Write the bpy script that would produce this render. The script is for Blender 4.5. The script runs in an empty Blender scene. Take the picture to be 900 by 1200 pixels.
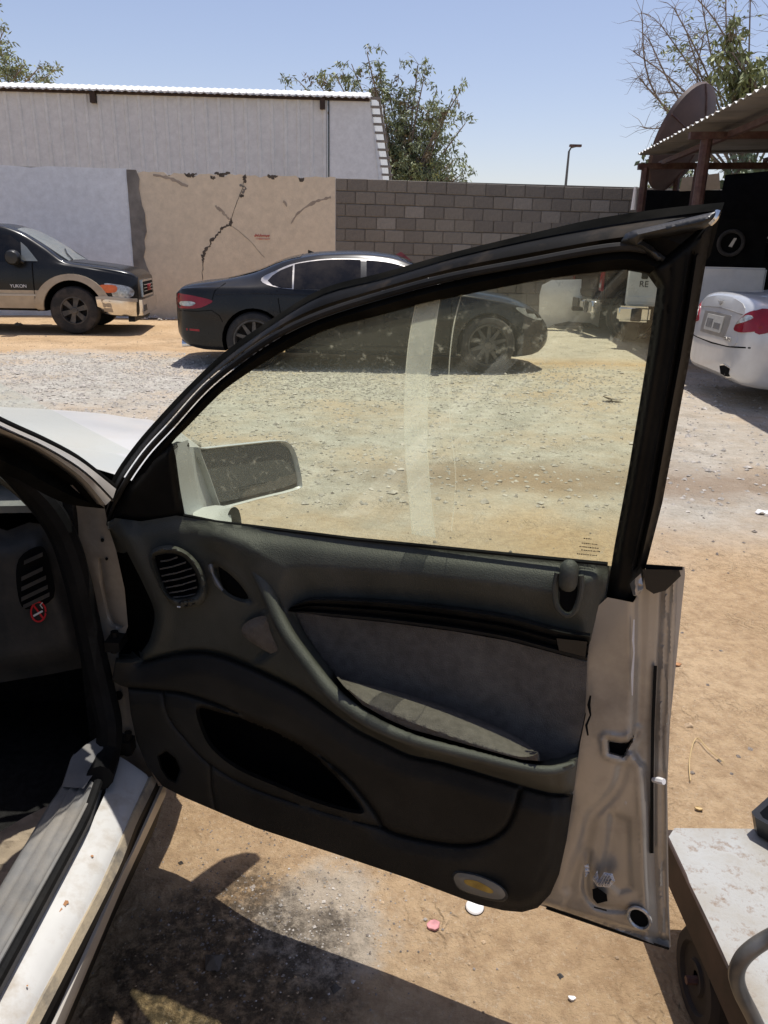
import bpy, bmesh, math, random
import numpy as np
from mathutils import Vector, Matrix
from mathutils.geometry import delaunay_2d_cdt
R = math.radians
rng = random.Random(7)
scene = bpy.context.scene

# ------------------------------------------------------------------ camera
CH, TH, RO, FP = 1.38, R(18.7), 0.024, 900.0
cam_d = bpy.data.cameras.new('camera'); cam = bpy.data.objects.new('camera', cam_d)
scene.collection.objects.link(cam); scene.camera = cam
cam_d.sensor_fit = 'VERTICAL'; cam_d.sensor_height = 36; cam_d.lens = 27
cam_d.clip_start = 0.02; cam_d.clip_end = 2000
_r = Vector((1, 0, 0)); _d = Vector((0, -math.sin(TH), -math.cos(TH))); _f = Vector((0, math.cos(TH), -math.sin(TH)))
_ex = _r * math.cos(RO) - _d * math.sin(RO); _ey = _r * math.sin(RO) + _d * math.cos(RO)
_m = Matrix((_ex, -_ey, -_f)).transposed().to_4x4(); _m.translation = (0, 0, CH)
cam.matrix_world = _m

# ------------------------------------------------------------------ light
SUN = Vector((0.105, 0.18, 1.0)).normalized()
w = bpy.data.worlds.new('World'); scene.world = w; w.use_nodes = True
nt = w.node_tree; bg = nt.nodes['Background']
sky = nt.nodes.new('ShaderNodeTexSky'); sky.sky_type = 'NISHITA'; sky.sun_disc = False
sky.sun_elevation = math.asin(SUN.z); sky.sun_rotation = math.atan2(SUN.x, SUN.y)
sky.air_density = 1.0; sky.dust_density = 1.0; sky.ozone_density = 1.0; sky.altitude = 0
tint = nt.nodes.new('ShaderNodeMixRGB'); tint.blend_type = 'MULTIPLY'; tint.inputs[0].default_value = 1; tint.inputs[2].default_value = (1.0, .87, .87, 1)
nt.links.new(sky.outputs[0], tint.inputs[1]); nt.links.new(tint.outputs[0], bg.inputs[0]); bg.inputs[1].default_value = 0.13
sd = bpy.data.lights.new('sun', 'SUN'); so = bpy.data.objects.new('sun', sd); scene.collection.objects.link(so)
sd.energy = 4.0; sd.angle = R(0.5); sd.color = (1, 0.97, 0.92)
so.rotation_euler = (-SUN).to_track_quat('-Z', 'Y').to_euler()
vs = scene.view_settings; vs.view_transform = 'Standard'; vs.look = 'None'; vs.exposure = 0.3; vs.gamma = 1
scene.cycles.max_bounces = 8; scene.cycles.transparent_max_bounces = 24

# ------------------------------------------------------------------ helpers
COL = scene.collection
def ray(px, py):
    x = (px - 450) / FP; y = (py - 600) / FP
    c, s = math.cos(RO), math.sin(RO); x, y = x * c + y * s, -x * s + y * c
    return Vector((x, math.cos(TH) - y * math.sin(TH), -math.sin(TH) - y * math.cos(TH)))
CAM = Vector((0, 0, CH))
def plane_pt(px, py, p0, n):
    r = ray(px, py); return CAM + r * ((p0 - CAM).dot(n) / r.dot(n))
def atx(px, py, x): return plane_pt(px, py, Vector((x, 0, 0)), Vector((1, 0, 0)))
def aty(px, py, y): return plane_pt(px, py, Vector((0, y, 0)), Vector((0, 1, 0)))
def atz(px, py, z): return plane_pt(px, py, Vector((0, 0, z)), Vector((0, 0, 1)))

ROOTLOC = {}
def setp(o, label=None, cat=None, group=None, kind=None):
    if label: o['label'] = label
    if cat: o['category'] = cat
    if group: o['group'] = group
    if kind: o['kind'] = kind
    return o
def thing(name, label, cat, loc=(0, 0, 0), rz=0, group=None, world=True):
    o = bpy.data.objects.new(name, None); COL.objects.link(o); o.location = loc; o.rotation_euler = (0, 0, rz)
    o.empty_display_size = 0.1
    setp(o, label, cat, group)
    if world: ROOTLOC[o.name] = Vector(loc)
    return o
def link(o, parent=None):
    COL.objects.link(o)
    if parent is not None:
        o.parent = parent
        if parent.name in ROOTLOC: o.matrix_parent_inverse = Matrix.Translation(-ROOTLOC[parent.name])
    return o
def mesh(name, verts, faces, mat, parent=None, smooth=True, sharp=None, mats=None, mi=None):
    me = bpy.data.meshes.new(name); me.from_pydata([tuple(v) for v in verts], [], faces)
    for m in (mats or [mat]): me.materials.append(m)
    if mi: me.polygons.foreach_set('material_index', mi)
    if smooth:
        me.polygons.foreach_set('use_smooth', [True] * len(me.polygons))
        if sharp is not None and hasattr(me, 'set_sharp_from_angle'): me.set_sharp_from_angle(angle=R(sharp))
    me.update()
    return link(bpy.data.objects.new(name, me), parent)
class MB:
    def __init__(s): s.v = []; s.f = []
    def add(s, v, f):
        n = len(s.v); s.v += [Vector(p) for p in v]; s.f += [tuple(i + n for i in q) for q in f]; return s
    def box(s, c, d, rz=0, M=None):
        x, y, z = d[0] / 2, d[1] / 2, d[2] / 2
        P = [Vector((a * x, b * y, e * z)) for a in (-1, 1) for b in (-1, 1) for e in (-1, 1)]
        m = M if M is not None else Matrix.Rotation(rz, 3, 'Z')
        return s.add([m @ p + Vector(c) for p in P], [(0, 1, 3, 2), (4, 6, 7, 5), (0, 4, 5, 1), (2, 3, 7, 6), (0, 2, 6, 4), (1, 5, 7, 3)])
    def tube(s, pts, r, n=8, cap=True, flat=1.0):
        pts = [Vector(p) for p in pts]; k = len(pts)
        rs = r if isinstance(r, (list, tuple)) else [r] * k
        t0 = (pts[1] - pts[0]).normalized(); u = t0.orthogonal().normalized()
        V = []
        for i in range(k):
            t = (pts[min(i + 1, k - 1)] - pts[max(i - 1, 0)]).normalized()
            u = (u - t * u.dot(t)).normalized(); b = t.cross(u)
            for j in range(n):
                a = 2 * math.pi * j / n; V.append(pts[i] + (u * math.cos(a) + b * math.sin(a) * flat) * rs[i])
        F = [(i * n + j, i * n + (j + 1) % n, (i + 1) * n + (j + 1) % n, (i + 1) * n + j) for i in range(k - 1) for j in range(n)]
        if cap: F += [tuple(range(n))[::-1], tuple((k - 1) * n + j for j in range(n))]
        return s.add(V, F)
    def loft(s, rows, closed=False):
        n = len(rows[0]); V = [p for r in rows for p in r]; F = []
        for i in range(len(rows) - 1):
            for j in range(n if closed else n - 1):
                F.append((i * n + j, i * n + (j + 1) % n, (i + 1) * n + (j + 1) % n, (i + 1) * n + j))
        return s.add(V, F)
    def prism(s, poly, fn, d0, d1):
        n = len(poly); V = [fn(*p, d0) for p in poly] + [fn(*p, d1) for p in poly]
        F = [tuple(range(n)), tuple(range(2 * n - 1, n - 1, -1))] + [(i, (i + 1) % n, n + (i + 1) % n, n + i) for i in range(n)]
        return s.add(V, F)
    def lathe(s, prof, M, n=24, closed=False):
        rows = [[M @ Vector((r * math.cos(a), r * math.sin(a), z)) for r, z in prof] for a in [2 * math.pi * j / n for j in range(n)]]
        rows.append(rows[0]); k = len(prof)
        V = [p for r in rows[:-1] for p in r]; F = []
        for i in range(n):
            for j in range(k - 1):
                i2 = (i + 1) % n; F.append((i * k + j, i * k + j + 1, i2 * k + j + 1, i2 * k + j))
        return s.add(V, F)
    def build(s, name, mat, parent=None, smooth=True, sharp=35): return mesh(name, s.v, s.f, mat, parent, smooth, sharp)

def resample(poly, n):
    P = np.array([tuple(p) for p in poly], float); d = np.r_[0, np.cumsum(np.linalg.norm(np.diff(P, axis=0), axis=1))]
    t = np.linspace(0, d[-1], n); return [tuple(np.interp(x, d, P[:, k]) for k in range(P.shape[1])) for x in t]
def crom(poly, n=6, closed=False):
    P = [np.array(p, float) for p in poly]; k = len(P); out = []
    rngi = range(k) if closed else range(k - 1)
    for i in rngi:
        a, b, c, d = (P[(i - 1) % k], P[i], P[(i + 1) % k], P[(i + 2) % k]) if closed else (P[max(i - 1, 0)], P[i], P[i + 1], P[min(i + 2, k - 1)])
        for j in range(n):
            t = j / n; out.append(tuple(0.5 * (2 * b + (c - a) * t + (2 * a - 5 * b + 4 * c - d) * t * t + (3 * b - a - 3 * c + d) * t ** 3)))
    if not closed: out.append(tuple(P[-1]))
    return out
def seg_dist(P, line):
    P = np.asarray(P, float); best = np.full(len(P), 1e9); side = np.zeros(len(P))
    L = np.array(line, float)
    for a, b in zip(L[:-1], L[1:]):
        d = b - a; l2 = d @ d + 1e-12; t = np.clip(((P - a) @ d) / l2, 0, 1)
        q = P - (a + t[:, None] * d); dd = np.hypot(q[:, 0], q[:, 1]); m = dd < best
        best[m] = dd[m]; side[m] = np.sign(d[0] * q[m, 1] - d[1] * q[m, 0])
    return best, side
def inside(P, poly):
    P = np.asarray(P, float); c = np.zeros(len(P), bool); L = np.array(poly, float); j = len(L) - 1
    for i in range(len(L)):
        xi, yi = L[i]; xj, yj = L[j]
        c ^= ((yi > P[:, 1]) != (yj > P[:, 1])) & (P[:, 0] < (xj - xi) * (P[:, 1] - yi) / (yj - yi + 1e-12) + xi); j = i
    return c
def sdp(P, poly):   # positive inside
    d, _ = seg_dist(P, list(poly) + [poly[0]]); return np.where(inside(P, poly), d, -d)
def sm(a, b, x): t = np.clip((np.asarray(x, float) - a) / (b - a), 0, 1); return t * t * (3 - 2 * t)

def fillpoly(poly, step, lines=()):
    """triangulate a 2-D outline with inner points about `step` apart"""
    poly = [tuple(p) for p in poly]; pts = []; 
    for i in range(len(poly)):
        a, b = np.array(poly[i]), np.array(poly[(i + 1) % len(poly)]); k = max(1, int(np.linalg.norm(b - a) / step))
        pts += [tuple(a + (b - a) * j / k) for j in range(k)]
    nb = len(pts); A = np.array(pts); x0, y0 = A.min(0); x1, y1 = A.max(0)
    nx = max(1, int((x1 - x0) / step)); ny = max(1, int((y1 - y0) / step))
    if nx * ny > 1:
        g = np.array([(x0 + (i + .5 + .25 * (j % 2)) * (x1 - x0) / nx, y0 + (j + .5) * (y1 - y0) / ny) for i in range(nx) for j in range(ny)])
        keep = sdp(g, pts) > step * 0.35; g = [tuple(p) for p in g[keep]]
    else: g = []
    extra = []
    for ln, offs in lines:
        A_l = np.array(ln, float); m_ = max(offs) + step * .45
        if g: d_, _ = seg_dist(g, ln); g = [p for p, q in zip(g, d_) if q > m_]
        tot = np.linalg.norm(np.diff(A_l, axis=0), axis=1).sum(); R_ = np.array(resample(ln, max(3, int(tot / (step * .8))))); T_l = np.gradient(R_, axis=0); T_l /= np.linalg.norm(T_l, axis=1)[:, None] + 1e-9
        for o_ in sorted({q * e for q in offs for e in (-1, 1)}):
            c_ = R_ + np.c_[-T_l[:, 1], T_l[:, 0]] * o_
            if extra: dd = np.min(np.hypot(c_[:, None, 0] - np.array(extra)[None, :, 0], c_[:, None, 1] - np.array(extra)[None, :, 1]), axis=1); c_ = c_[dd > step * .45]
            if len(c_): extra += [tuple(p) for p in c_[sdp(c_, pts) > step * .3]]
    vin = [Vector(p) for p in pts + g + extra]
    out = delaunay_2d_cdt(vin, [(i, (i + 1) % nb) for i in range(nb)], [], 0, 1e-7)
    V = np.array([tuple(v) for v in out[0]]); F = [tuple(f) for f in out[2]]
    if F:
        cen = np.array([V[list(f)].mean(0) for f in F]); ins = inside(cen, pts); F = [f for f, k in zip(F, ins) if k]
    return V, F
def patch(name, poly, fn, hf, mat, parent=None, step=6, thick=0.004, smooth=True, sharp=40, back=False, flip=False, lines=(), mats=None, matfn=None):
    """a curved sheet of real thickness: fn(a, b, off) -> point; hf = height (number or function of the points)"""
    V, F = fillpoly(poly, step, lines); h = hf(V) if callable(hf) else np.full(len(V), float(hf))
    if not F: return None
    a0 = sum((V[f[0]][0] * (V[f[1]][1] - V[f[2]][1]) + V[f[1]][0] * (V[f[2]][1] - V[f[0]][1]) + V[f[2]][0] * (V[f[0]][1] - V[f[1]][1])) for f in F[:1])
    top = [fn(p[0], p[1], q) for p, q in zip(V, h)]; bot = [fn(p[0], p[1], q - thick) for p, q in zip(V, h)]
    n = len(top); cnt = {}
    for f in F:
        for i in range(len(f)): e = (f[i], f[(i + 1) % len(f)]); cnt[e] = cnt.get(e, 0) + 1
    rim = [e for e in cnt if (e[1], e[0]) not in cnt]
    FF = list(F) + [(e[1], e[0], e[0] + n, e[1] + n) for e in rim] + [tuple(i + n for i in f[::-1]) for f in F]
    if flip: FF = [f[::-1] for f in FF]
    mi = None
    if matfn is not None:
        c_ = np.array([V[list(f)].mean(0) for f in F]); m_ = [int(q) for q in matfn(c_)]; mi = m_ + [0] * len(rim) + m_
    return mesh(name, top + bot, FF, mat, parent, smooth, sharp, mats, mi)

# ------------------------------------------------------------------ materials
def nodes(name):
    m = bpy.data.materials.new(name); m.use_nodes = True; t = m.node_tree; return m, t, t.nodes['Principled BSDF']
def N(t, k, **kw):
    n = t.nodes.new('ShaderNode' + k)
    for a, b in kw.items(): setattr(n, a, b)
    return n
def noise(t, scale, detail=4, rough=.55, co='Object', vec=None):
    n = N(t, 'TexNoise'); n.inputs['Scale'].default_value = scale; n.inputs['Detail'].default_value = detail; n.inputs['Roughness'].default_value = rough
    if vec is None:
        c = N(t, 'TexCoord'); vec = c.outputs[co]
    t.links.new(vec, n.inputs['Vector']); return n
def ramp(t, src, a, b, ca=(0, 0, 0, 1), cb=(1, 1, 1, 1)):
    r = N(t, 'ValToRGB'); r.color_ramp.elements[0].position = a; r.color_ramp.elements[1].position = b
    r.color_ramp.elements[0].color = ca; r.color_ramp.elements[1].color = cb; t.links.new(src, r.inputs[0]); return r
def mix(t, f, a, b, mode='MIX'):
    m = N(t, 'MixRGB', blend_type=mode)
    for s, v in ((0, f), (1, a), (2, b)):
        if hasattr(v, 'links') or hasattr(v, 'is_linked'): t.links.new(v, m.inputs[s])
        else: m.inputs[s].default_value = v if s == 0 else (tuple(v) + (1,) if len(v) == 3 else v)
    return m.outputs[0]
def M(name, col, rough=.5, metal=0, var=.12, vs=8, bump=0, bs=60, dust=0, dcol=(.42, .34, .25), ds=5, dcut=(.45, .75), spec=.5, coat=0):
    m, t, b = nodes(name)
    lo = tuple(c * (1 - var) for c in col); hi = tuple(min(1, c * (1 + var)) for c in col)
    n = noise(t, vs, 5); c = mix(t, ramp(t, n.outputs[0], .3, .7).outputs[0], lo, hi)
    if dust:
        n2 = noise(t, ds, 6, .65); f = ramp(t, n2.outputs[0], dcut[0], dcut[1], (0, 0, 0, 1), (dust, dust, dust, 1)).outputs[0]
        c = mix(t, f, c, dcol)
        rr = N(t, 'MapRange'); t.links.new(f, rr.inputs[0]); rr.inputs[3].default_value = rough; rr.inputs[4].default_value = min(1, rough + .6)
        t.links.new(rr.outputs[0], b.inputs['Roughness'])
    else: b.inputs['Roughness'].default_value = rough
    t.links.new(c, b.inputs['Base Color']); b.inputs['Metallic'].default_value = metal
    b.inputs['Specular IOR Level'].default_value = spec
    if coat: b.inputs['Coat Weight'].default_value = coat; b.inputs['Coat Roughness'].default_value = .06
    if bump:
        nb = noise(t, bs, 6, .6); bp = N(t, 'Bump'); bp.inputs['Strength'].default_value = bump; bp.inputs['Distance'].default_value = .01
        t.links.new(nb.outputs[0], bp.inputs['Height']); t.links.new(bp.outputs[0], b.inputs['Normal'])
    return m
MT = {}
MT['trim'] = M('dusty grey green plastic', (.045, .046, .037), .48, var=.2, vs=9, bump=.25, bs=420, dust=.22, dcol=(.25, .24, .21), ds=5, dcut=(.4, .8), spec=.35)
MT['trim_dark'] = M('dark grey plastic', (.028, .028, .026), .55, var=.15, bump=.1, bs=600, dust=.14, dcol=(.2, .18, .15), ds=6, spec=.35)
MT['fabric'] = M('grey door fabric', (.13, .115, .1), .95, var=.2, vs=60, bump=.6, bs=420, dust=.25, dcol=(.3, .28, .24), ds=7, spec=.1)
MT['black'] = M('black plastic', (.009, .009, .009), .34, var=.2, bump=.05, bs=300, dust=.08, ds=9, dcol=(.2, .18, .15))
MT['rubber'] = M('black rubber seal', (.009, .009, .009), .6, var=.25, vs=20, bump=.15, bs=90, dust=.05, spec=.08, dcol=(.2, .17, .13), ds=7)
MT['seal_matte'] = M('perished black seal', (.007, .007, .0065), .9, var=.3, vs=20, dust=.05, dcol=(.2, .17, .13), ds=7, spec=0)
MT['jamb_paint'] = M('grimy door jamb paint', (.3, .265, .215), .45, .15, var=.15, vs=9, dust=.8, dcol=(.13, .1, .07), ds=8, dcut=(.42, .75), coat=.2)
MT['trim_shaded'] = M('door plastic darkened for shade', (.02, .0185, .0155), .55, var=.2, vs=9, bump=.2, bs=420, dust=.1, dcol=(.14, .12, .09), ds=6, spec=.2)  # same door plastic, its dimmer lower light put into the colour
MT['recess_black'] = M('black for shaded recesses', (.004, .004, .004), .95, spec=.02)  # recess shade painted on pocket and hinge hollow; also used on the paddle
MT['strip_dust'] = M('dusty rubber sill strip', (.12, .115, .105), .8, var=.25, vs=14, bump=.2, bs=120, dust=.9, dcol=(.44, .36, .24), ds=7, dcut=(.42, .6))
MT['bead'] = M('dull black frame bead', (.009, .009, .009), .65, var=.2, dust=.06, ds=9, spec=.25)
MT['sill_dirt'] = M('thin dust film on white paint', (.44, .41, .36), .8, var=.2, vs=30)
MT['dash_top'] = M('sun faded dashboard top', (.15, .155, .14), .7, var=.15, vs=12, bump=.2, bs=300, dust=.4, ds=6)
MT['caster_rubber'] = M('old dark caster rubber', (.016, .012, .010), .85, var=.3, vs=20, dust=.2, dcol=(.1, .06, .04), ds=12)
MT['mirror_paint'] = M('pale grey mirror housing paint', (.46, .47, .47), .42, .1, var=.06, vs=8, dust=.3, dcol=(.35, .33, .28), ds=7)
MT['band_paint'] = M('brown dusted black frame paint', (.008, .0075, .007), .55, var=.3, vs=30, dust=.3, dcol=(.17, .125, .085), ds=13, dcut=(.5, .75), spec=.06)
MT['panel_paint'] = M('grimy beige grey inner door paint', (.4, .36, .3), .36, .3, var=.14, vs=7, dust=.75, dcol=(.17, .13, .09), ds=6, dcut=(.46, .78), coat=.35)
MT['paint_light'] = M('sun bleached silver bonnet paint', (.5, .49, .46), .45, .1, var=.05, vs=3, dust=.5, dcol=(.45, .4, .33), ds=2.5, coat=.2)
MT['frame_black'] = M('satin black frame paint', (.006, .006, .006), .45, var=.3, vs=14, dust=.04, dcol=(.2, .17, .13), ds=5, spec=.12)
MT['rim_dark'] = M('dusty dark alloy', (.06, .058, .055), .5, .4, var=.15, dust=.3, ds=8)
MT['frame_dusty'] = M('dusty black door frame paint', (.010, .0095, .009), .5, var=.3, vs=14, dust=.22, spec=.15, dcol=(.22, .18, .14), ds=5, dcut=(.42, .8))
MT['paint'] = M('dusty silver car paint', (.5, .47, .42), .42, .25, var=.1, vs=5, dust=.55, dcol=(.4, .32, .23), ds=4, dcut=(.4, .75), coat=.3)
MT['paint_white'] = M('chalky white car paint', (.52, .51, .48), .45, var=.06, vs=12, dust=.75, dcol=(.33, .27, .2), ds=16, dcut=(.5, .74))
MT['rust'] = M('rust stain', (.4, .2, .09), .9, var=.3, vs=40)
MT['dark_glass'] = M('dark tinted car glass', (.006, .006, .007), .07, var=.1, dust=.06, ds=3, spec=.3)
MT['pale_glass'] = M('dusty windscreen glass', (.2, .22, .21), .1, var=.15, dust=.3, ds=3, spec=.8)
MT['black_paint'] = M('black car paint', (.006, .0065, .007), .25, 0, var=.2, dust=.07, dcol=(.2, .17, .13), ds=2.5, dcut=(.35, .9), coat=.12, spec=.3)
MT['white_paint'] = M('white car paint', (.72, .71, .69), .3, var=.05, dust=.3, dcol=(.5, .42, .32), ds=2.5, coat=.5)
MT['silver_paint'] = M('bright silver car paint', (.6, .6, .59), .3, .25, var=.05, dust=.2, ds=2.5, coat=.6)
MT['gold'] = M('dusty champagne cladding', (.4, .33, .24), .5, .1, var=.12, dust=.4, ds=3)
MT['chrome'] = M('chrome', (.75, .74, .72), .16, 1, var=.05, dust=.25, ds=6)
MT['chrome_dim'] = M('dull window trim', (.4, .39, .38), .3, 1, var=.05, dust=.3, ds=6)
MT['rim'] = M('dusty alloy', (.42, .4, .37), .4, .7, var=.1, dust=.4, ds=8)
MT['tyre'] = M('dusty tyre rubber', (.02, .019, .018), .85, var=.3, vs=20, dust=.4, dcol=(.17, .13, .1), ds=6)
MT['red_lens'] = M('red lamp lens', (.24, .006, .014), .15, var=.2, spec=.4, coat=.15)
MT['amber_lens'] = M('amber lamp lens', (.75, .16, .03), .2, var=.2)
MT['clear_lens'] = M('clear lamp lens', (.4, .4, .38), .15, .4, var=.5, vs=26, coat=.5)
MT['amber_fog'] = M('yellowed lamp bulb holder', (.4, .26, .05), .4, var=.3, vs=60)
MT['dark_steel'] = M('rusty maroon steel', (.07, .03, .025), .6, .2, var=.3, vs=15, dust=.2, ds=6)
MT['dish'] = M('brown dish', (.075, .042, .034), .6, var=.3, vs=2.5, dust=.2, dcol=(.15, .1, .08), ds=2)
MT['matte_black'] = M('matte black', (.006, .006, .006), .95, var=.3, spec=.1)  # gaps and holes, and the added dark sheets and box
MT['leaf'] = M('olive leaves', (.2, .23, .12), .5, var=.4, vs=3, spec=.3)
MT['leaf2'] = M('bright green leaves', (.26, .29, .12), .5, var=.4, vs=3, spec=.3)
MT['leaf_pod'] = M('dry pods', (.17, .13, .07), .7, var=.3, vs=3)
MT['bark'] = M('grey bark', (.24, .19, .15), .9, var=.3, vs=12, bump=.5, bs=30)
MT['stone'] = M('pale gravel stones', (.42, .38, .33), .9, var=.45, vs=18, bump=.3, bs=60)
MT['stone_dark'] = M('dark grit', (.2, .17, .14), .9, var=.5, vs=30)
MT['stone_near'] = M('sandstone pebbles', (.4, .29, .18), .9, var=.4, vs=18, bump=.3, bs=60)
MT['white_plastic'] = M('white plastic', (.78, .76, .74), .45, var=.05, dust=.2, ds=20)
MT['pink_plastic'] = M('faded pink plastic', (.55, .24, .24), .5, var=.3, vs=60)
MT['straw'] = M('dry straw', (.5, .36, .17), .8, var=.2)
MT['steel_tube'] = M('worn grey steel tube', (.1, .1, .098), .38, .5, var=.3, vs=25, dust=.25, ds=14)
MT['cart_side'] = M('rusty brown steel', (.04, .024, .017), .7, .2, var=.4, vs=14, dust=.25, ds=9, dcol=(.2, .13, .09))
MT['concrete'] = M('grey cement', (.2, .185, .165), .92, var=.3, vs=4, bump=.6, bs=25)
MT['crack'] = M('exposed dark masonry', (.09, .075, .06), .95, var=.4, vs=10, bump=.6, bs=30)
MT['smudge'] = M('grey smear on plaster', (.36, .3, .235), .95, var=.15, vs=6)
MT['red_mark'] = M('red paint scrawl', (.5, .1, .08), .8, var=.2)
MT['red_sheet'] = M('dusty red sheet', (.35, .08, .08), .6, var=.3, vs=10)
MT['carpet'] = M('dark carpet', (.02, .019, .018), 1, var=.3, vs=60, bump=.5, bs=300, spec=.05)
MT['mat_tan'] = M('dusty tan floor mat', (.3, .23, .16), .9, var=.25, vs=20, bump=.4, bs=90)
MT['sill_plate'] = M('dusty grey sill plate', (.16, .155, .145), .75, var=.2, vs=16, bump=.15, bs=300, dust=.5, dcol=(.34, .29, .22), ds=9, dcut=(.45, .75))
MT['dash'] = M('charcoal dashboard plastic', (.03, .03, .029), .6, var=.15, bump=.1, bs=500, dust=.1, ds=8)
MT['sticker'] = M('black sticker', (.015, .015, .015), .5)
MT['sticker_red'] = M('red sticker print', (.6, .02, .03), .5)
MT['white_print'] = M('white print', (.7, .7, .7), .5)
MT['foil'] = M('crumpled silver foil', (.75, .75, .76), .3, .6, var=.15, vs=60, bump=.8, bs=120)
MT['plate'] = M('licence plate', (.5, .48, .42), .5, var=.1, vs=30)
MT['vent_slat'] = M('vent slat plastic', (.09, .09, .088), .25, var=.1, dust=.2, ds=20, spec=.7)
MT['cream_panel'] = M('cream panel', (.5, .4, .28), .8, var=.1)

# wall plaster, metal cladding
def plaster(name, col, stain=.25, bump=.35):
    m, t, b = nodes(name)
    n1 = noise(t, .9, 6, .6); n2 = noise(t, 7, 6, .7); n3 = noise(t, .5, 3)
    c = mix(t, ramp(t, n2.outputs[0], .35, .7).outputs[0], tuple(x * .88 for x in col), tuple(x * 1.06 for x in col))
    c = mix(t, ramp(t, n1.outputs[0], .5, .8, (0, 0, 0, 1), (stain,) * 3 + (1,)).outputs[0], c, tuple(x * .6 for x in col))
    t.links.new(c, b.inputs['Base Color']); b.inputs['Roughness'].default_value = .93; b.inputs['Specular IOR Level'].default_value = .15
    bp = N(t, 'Bump'); bp.inputs['Strength'].default_value = bump; bp.inputs['Distance'].default_value = .02
    n4 = noise(t, 30, 6, .7); t.links.new(n4.outputs[0], bp.inputs['Height']); t.links.new(bp.outputs[0], b.inputs['Normal'])
    return m
MT['tan_plaster'] = plaster('tan painted plaster', (.74, .63, .475), .2)
MT['white_plaster'] = plaster('white painted plaster', (.76, .8, .84), .1)
MT['cladding'] = plaster('pale grey metal cladding', (.7, .72, .72), .3, .05)
MT['cladding2'] = plaster('pale grey flat sheet', (.74, .77, .79), .15, .03)
MT['roof_metal'] = M('white roof sheet', (.7, .7, .68), .5, .1, var=.12, vs=3, dust=.3, ds=3)
MT['roof_under'] = M('galvanised roof underside', (.22, .2, .18), .6, .3, var=.2, vs=2, dust=.3, ds=3)
def blockmat():
    m, t, b = nodes('grey concrete block')
    oi = N(t, 'ObjectInfo'); r = ramp(t, oi.outputs['Random'], 0, 1, (.2, .18, .155, 1), (.3, .275, .24, 1))
    r.color_ramp.elements.new(.85).color = (.25, .225, .19, 1)
    n = noise(t, 14, 6, .7); c = mix(t, .75, r.outputs[0], ramp(t, n.outputs[0], .25, .75, (.7, .7, .7, 1), (1.1, 1.1, 1.1, 1)).outputs[0], 'MULTIPLY')
    t.links.new(c, b.inputs['Base Color']); b.inputs['Roughness'].default_value = .95; b.inputs['Specular IOR Level'].default_value = .1
    bp = N(t, 'Bump'); bp.inputs['Strength'].default_value = .7; bp.inputs['Distance'].default_value = .02
    n4 = noise(t, 40, 6, .7); t.links.new(n4.outputs[0], bp.inputs['Height']); t.links.new(bp.outputs[0], b.inputs['Normal']); return m
MT['block'] = blockmat()
MT['mortar'] = M('mortar', (.2, .18, .155), .95, var=.2, vs=6)
# steel deck of the trolley: worn pale paint
def deckmat():
    m, t, b = nodes('worn pale trolley deck')
    a = noise(t, 7, 7, .65); c2 = noise(t, 28, 6, .75)
    c = mix(t, ramp(t, a.outputs[0], .36, .64).outputs[0], (.27, .235, .18), (.37, .375, .36))
    c = mix(t, ramp(t, c2.outputs[0], .52, .66).outputs[0], c, (.2, .14, .09))
    t.links.new(c, b.inputs['Base Color']); b.inputs['Roughness'].default_value = .55
    bp = N(t, 'Bump'); bp.inputs['Strength'].default_value = .35; bp.inputs['Distance'].default_value = .01
    t.links.new(c2.outputs[0], bp.inputs['Height']); t.links.new(bp.outputs[0], b.inputs['Normal']); return m
MT['deck'] = deckmat()
MT['deck_wear'] = M('brown worn deck edge', (.2, .13, .08), .8, var=.35, vs=40)
# door glass: greenish tint and dust
def glassmat(name, tint, dust_lo, dust_hi, scale=60, gl=.9, dc=(.6, .57, .45)):
    m, t, b = nodes(name); out = t.nodes['Material Output']
    tr = N(t, 'BsdfTransparent'); tr.inputs[0].default_value = tint + (1,)
    g = N(t, 'BsdfGlossy'); g.inputs['Roughness'].default_value = .02; g.inputs[0].default_value = (gl, gl, gl, 1)
    lw = N(t, 'LayerWeight'); pw = N(t, 'Math', operation='POWER'); t.links.new(lw.outputs['Facing'], pw.inputs[0]); pw.inputs[1].default_value = 5
    fr = N(t, 'Math', operation='MULTIPLY_ADD'); t.links.new(pw.outputs[0], fr.inputs[0]); fr.inputs[1].default_value = .75; fr.inputs[2].default_value = .045
    d = N(t, 'BsdfDiffuse'); d.inputs[0].default_value = dc + (1,)
    tl = N(t, 'BsdfTranslucent'); tl.inputs[0].default_value = dc + (1,)
    dm = N(t, 'MixShader'); dm.inputs[0].default_value = .8; t.links.new(d.outputs[0], dm.inputs[1]); t.links.new(tl.outputs[0], dm.inputs[2])
    n1 = noise(t, scale, 3, .7); n2 = noise(t, 4, 4)
    sp = ramp(t, n1.outputs[0], .6, .72, (dust_lo,) * 3 + (1,), (dust_hi,) * 3 + (1,))
    sp2 = ramp(t, n2.outputs[0], .3, .8, (.4, .4, .4, 1), (1, 1, 1, 1)); f = mix(t, 1.0, sp.outputs[0], sp2.outputs[0], 'MULTIPLY')
    m1 = N(t, 'MixShader'); t.links.new(fr.outputs[0], m1.inputs[0]); t.links.new(tr.outputs[0], m1.inputs[1]); t.links.new(g.outputs[0], m1.inputs[2])
    m2 = N(t, 'MixShader'); t.links.new(f, m2.inputs[0]); t.links.new(m1.outputs[0], m2.inputs[1]); t.links.new(dm.outputs[0], m2.inputs[2])
    t.links.new(m2.outputs[0], out.inputs['Surface']); return m
MT['glass'] = glassmat('dusty green tinted door glass', (.955, .98, .885), .06, .42, 75)
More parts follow.
